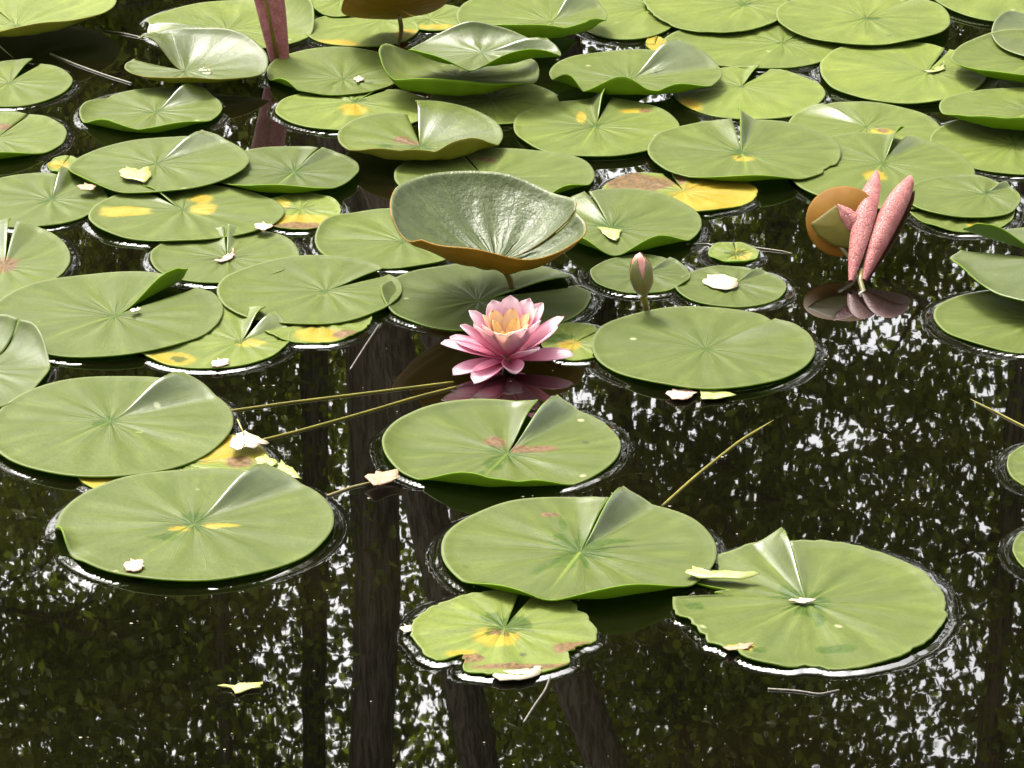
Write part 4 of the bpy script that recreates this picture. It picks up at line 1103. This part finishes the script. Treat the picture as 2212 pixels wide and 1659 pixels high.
BY = {o['label']: o for o in bpy.data.objects if 'label' in o}
def own(words):
    return next(o for k, o in BY.items() if k.startswith(words))
lie([(480, 890), (620, 870), (800, 848), (990, 824)], 0.0014, owner=own('big pad with a long glossy'), label='slim olive stalk')
lie([(560, 952), (640, 932), (780, 893), (900, 857), (992, 834)], 0.0014, owner=own('yellowed pad pinched'), label='slim yellow stalk')
lie([(1425, 1098), (1500, 1030), (1600, 950), (1680, 900), (1760, 862)], 0.0013, dip=(0, 0.0040), owner=own('large wet-hearted pad'), label='yellow stalk sinking into the water')
lie([(2260, 945), (2180, 905), (2110, 868), (2060, 840)], 0.0011, dip=(0, 0.003), owner=own('pad ringed by dark'))
lie([(105, 115), (170, 142), (235, 165), (290, 182)], 0.0015, 'stem_dark', owner=own('large bright leaf lifted'))
lie([(225, 66), (275, 74), (325, 86)], 0.0014, 'stem_dark', owner=own('pad behind the rolled red leaf'))
lie([(1630, 535), (1690, 543), (1730, 548)], 0.0012, 'stem_dark', dip=(0, 0.003), owner=own('tiny lime'))
lie([(1480, 528), (1530, 527), (1560, 540)], 0.0012, 'stem_dark', owner=own('pad with a wet star'))
lie([(705, 1072), (760, 1052), (805, 1042)], 0.0015, 'stem_brown', owner=own('big pad with a glossy lip and a pink'))
lie([(1192, 1452), (1178, 1490), (1150, 1530), (1130, 1562)], 0.0009, 'twig', label='grey twig lying below the decaying yellow pad')
lie([(1655, 1488), (1720, 1492), (1770, 1500), (1815, 1490)], 0.0010, 'twig', label='curved brown twig lying below the tattered pad')
lie([(820, 700), (790, 745), (755, 800)], 0.0009, 'twig', label='slim stick floating in front of the yellow rotting pad edge')

# ------------------------------------------------------------------ fallen bits
def flake(label, pix, mat, z, name='leaf_scrap', cat='leaf scrap', group='scraps fallen on the pads and water', bend=0.002, seed=0, sub=None):
    """small thin curled piece with the given outline, lying at height z"""
    rs = np.random.default_rng(seed + 500)
    P = np.array([on(x, y, z) for x, y in pix])
    # finer, rougher outline
    Q = []
    for i in range(len(P)):
        a, b = P[i], P[(i + 1) % len(P)]
        for t in (0, 0.33, 0.66):
            Q.append(a * (1 - t) + b * t + np.append(rs.normal(0, 0.0010, 2), 0))
    Q = np.array(Q); c = Q.mean(0)
    n = len(Q)
    rings = [Q, c + (Q - c) * 0.6, c + (Q - c) * 0.25]
    V = np.concatenate(rings + [c[None]])
    rel = V - c
    span = np.abs(rel[:, :2]).max() + 1e-6
    V[:, 2] += 0.5 * bend * ((rel[:, 0] / span) ** 2 + 0.6 * (rel[:, 1] / span) ** 2) + rs.normal(0, 0.0003, len(V)) + 0.0008
    F = []
    for k in range(2):
        for i in range(n):
            j = (i + 1) % n
            F.append((k * n + i, k * n + j, (k + 1) * n + j, (k + 1) * n + i))
    T = [(2 * n + i, 2 * n + (i + 1) % n, 3 * n) for i in range(n)]
    F, T = np.array(F), np.array(T)
    nv = len(V)
    V2 = V - np.array([0, 0, 0.0007])
    S = np.array([(i + nv, (i + 1) % n + nv, (i + 1) % n, i) for i in range(n)])
    area = 0.5 * np.sum(Q[:, 0] * np.roll(Q[:, 1], -1) - np.roll(Q[:, 0], -1) * Q[:, 1])
    fl = [F, F[:, ::-1] + nv, S, T, T[:, ::-1] + nv]
    if area < 0: fl = [f[:, ::-1] for f in fl]
    me = mesh(name, np.concatenate([V, V2]) - c, fl)
    o = link(name, me, None, [M[mat]])
    o.location = c
    tag(o, label, cat, group)
    return o

Z0, Z1, Z2, Z3 = 0.0050, 0.0078, 0.0106, 0.0095
wl = flake('white lobed dry leaf lying at the tip of the yellowed pad', [(498, 952), (512, 940), (530, 935), (560, 945), (580, 962), (560, 962), (548, 972), (530, 966), (512, 975), (502, 968)], 'd_white', 0.012, 'fallen_leaf', 'dead leaf', bend=0.004)
lp = np.array(wl.location)
tube('leaf_stalk', np.array([on(527, 938, 0.014), on(520, 922, 0.016), on(513, 906, 0.020)]) - lp, 0.0008, M['d_yel'], wl, 5)
flake('pale lime chip beside the white lobed dry leaf', [(550, 992), (575, 985), (602, 1000), (585, 1016), (556, 1014)], 'd_lime', Z1)
flake('pale green frill at the lip of the pad with the pink scrap', [(585, 1010), (610, 996), (640, 1020), (655, 1036), (625, 1034), (600, 1030)], 'd_lime', Z0)
flake('pink lobed scrap on the big pad by open water', [(265, 1222), (285, 1210), (310, 1212), (315, 1224), (298, 1236), (270, 1234)], 'd_pink', Z3 - 0.001)
flake('pinkish scrap on the rim of the lime and mustard pad', [(455, 785), (472, 776), (495, 778), (498, 788), (475, 794), (456, 793)], 'd_pink', Z0)
flake('crumpled cream petal scrap on the small pad behind the large smooth one', [(1515, 612), (1530, 598), (1565, 596), (1595, 606), (1592, 622), (1565, 630), (1540, 624)], 'd_white', Z0, bend=0.005)
flake('pinkish brown chip stuck under the large smooth pad', [(1436, 852), (1455, 842), (1490, 842), (1508, 850), (1485, 864), (1450, 864)], 'd_pink', 0.003)
flake('lime sliver stuck under the large smooth pad', [(1510, 846), (1540, 840), (1592, 856), (1560, 862), (1515, 866)], 'd_lime', 0.003)
flake('small brown dry leaf afloat beside the pad in front of the flower', [(786, 1034), (815, 1022), (860, 1020), (866, 1036), (830, 1048), (805, 1054)], 'd_brown', 0.006, 'fallen_leaf', 'dead leaf', bend=0.006)
flake('bright yellow sliver adrift in the dark water', [(468, 1484), (520, 1477), (570, 1476), (566, 1486), (530, 1492), (505, 1500), (500, 1488)], 'd_yel', 0.002)
flake('white chip at the rim of the decaying yellow pad', [(862, 1360), (875, 1352), (896, 1354), (900, 1364), (878, 1370)], 'd_white', 0.003)
flake('pale frayed strip along the rim of the decaying yellow pad', [(1062, 1460), (1090, 1450), (1140, 1446), (1172, 1440), (1165, 1458), (1120, 1470), (1080, 1472)], 'd_white', 0.004, bend=0.001)
flake('yellow crumpled scrap on the pad with the down-turned dark edge', [(256, 372), (275, 362), (300, 368), (322, 362), (326, 382), (310, 398), (285, 390), (268, 386)], 'd_yel', 0.0155, bend=0.005)
flake('pale lime triangle on the wet-starred pad', [(1288, 493), (1345, 498), (1332, 524), (1312, 512)], 'd_lime', Z1, bend=0.004)
flake('curled tan scrap in the cleft of the pad by the sparkling gap', [(460, 566), (485, 556), (505, 540), (510, 552), (496, 562), (475, 568)], 'd_pink', Z0, bend=0.006)
flake('pale crumpled scrap on the yellow-green pad', [(1995, 156), (2020, 150), (2040, 136), (2044, 150), (2020, 158)], 'd_lime', Z1, bend=0.006)
flake('lime torn strip reaching from the tattered pad onto the large wet-hearted pad', [(1478, 1238), (1498, 1224), (1530, 1232), (1600, 1236), (1640, 1240), (1600, 1252), (1510, 1250)], 'd_lime', Z2, bend=0.0005)
flake('orange chip between the humped pad and the yellow-blotched pad', [(165, 404), (185, 398), (210, 402), (205, 412), (178, 413)], 'd_brown', 0.012)
flake('cream chip at the edge of the small yellow and orange pad', [(548, 486), (570, 482), (592, 490), (575, 500), (552, 496)], 'd_pink', 0.012)
flake('white petal scrap on the creased pad', [(762, 172), (775, 164), (788, 172), (776, 181)], 'd_white', Z1, bend=0.003)
flake('white beads of water pooled in the folded grey leaf', [(428, 154), (440, 146), (452, 150), (462, 158), (450, 164), (436, 160)], 'd_white', 0.020, bend=0.003)
flake('small white petal scrap on the lip of the dark-bladed pad', [(278, 672), (300, 664), (305, 670), (290, 678)], 'd_white', Z2)
flake('little orange scrap by the stalk of the tattered pad', [(1700, 1300), (1730, 1292), (1765, 1298), (1740, 1306)], 'd_pink', Z0)
flake('pale chip on the ragged rim of the tattered pad', [(1560, 1402), (1600, 1392), (1630, 1392), (1620, 1402), (1580, 1408)], 'd_brown', Z0)

# pollen and dust on the water: too small to count
def dust():
    rs = np.random.default_rng(9)
    V, F = [], []
    for i in range(150):
        x, y = rs.uniform(0, 2212), rs.uniform(700, 1659)
        c = on(x, y, 0.0009)
        r = rs.uniform(0.0005, 0.0012) * rs.choice([1, 1, 1.5])
        k = len(V)
        for j in range(5):
            a = j * 1.2566 + rs.uniform(-.3, .3)
            V.append(c + r * np.array([math.cos(a), math.sin(a) * 0.7, 0]))
        V.append(c + np.array([0, 0, 0.0006]))
        for j in range(5):
            F.append((k + j, k + (j + 1) % 5, k + 5))
    tag(link('pollen_specks', mesh('pollen_specks', np.array(V), np.array(F), False), None, [M['d_white']]), 'tiny pale specks of pollen floating on the dark water', kind='stuff')
dust()
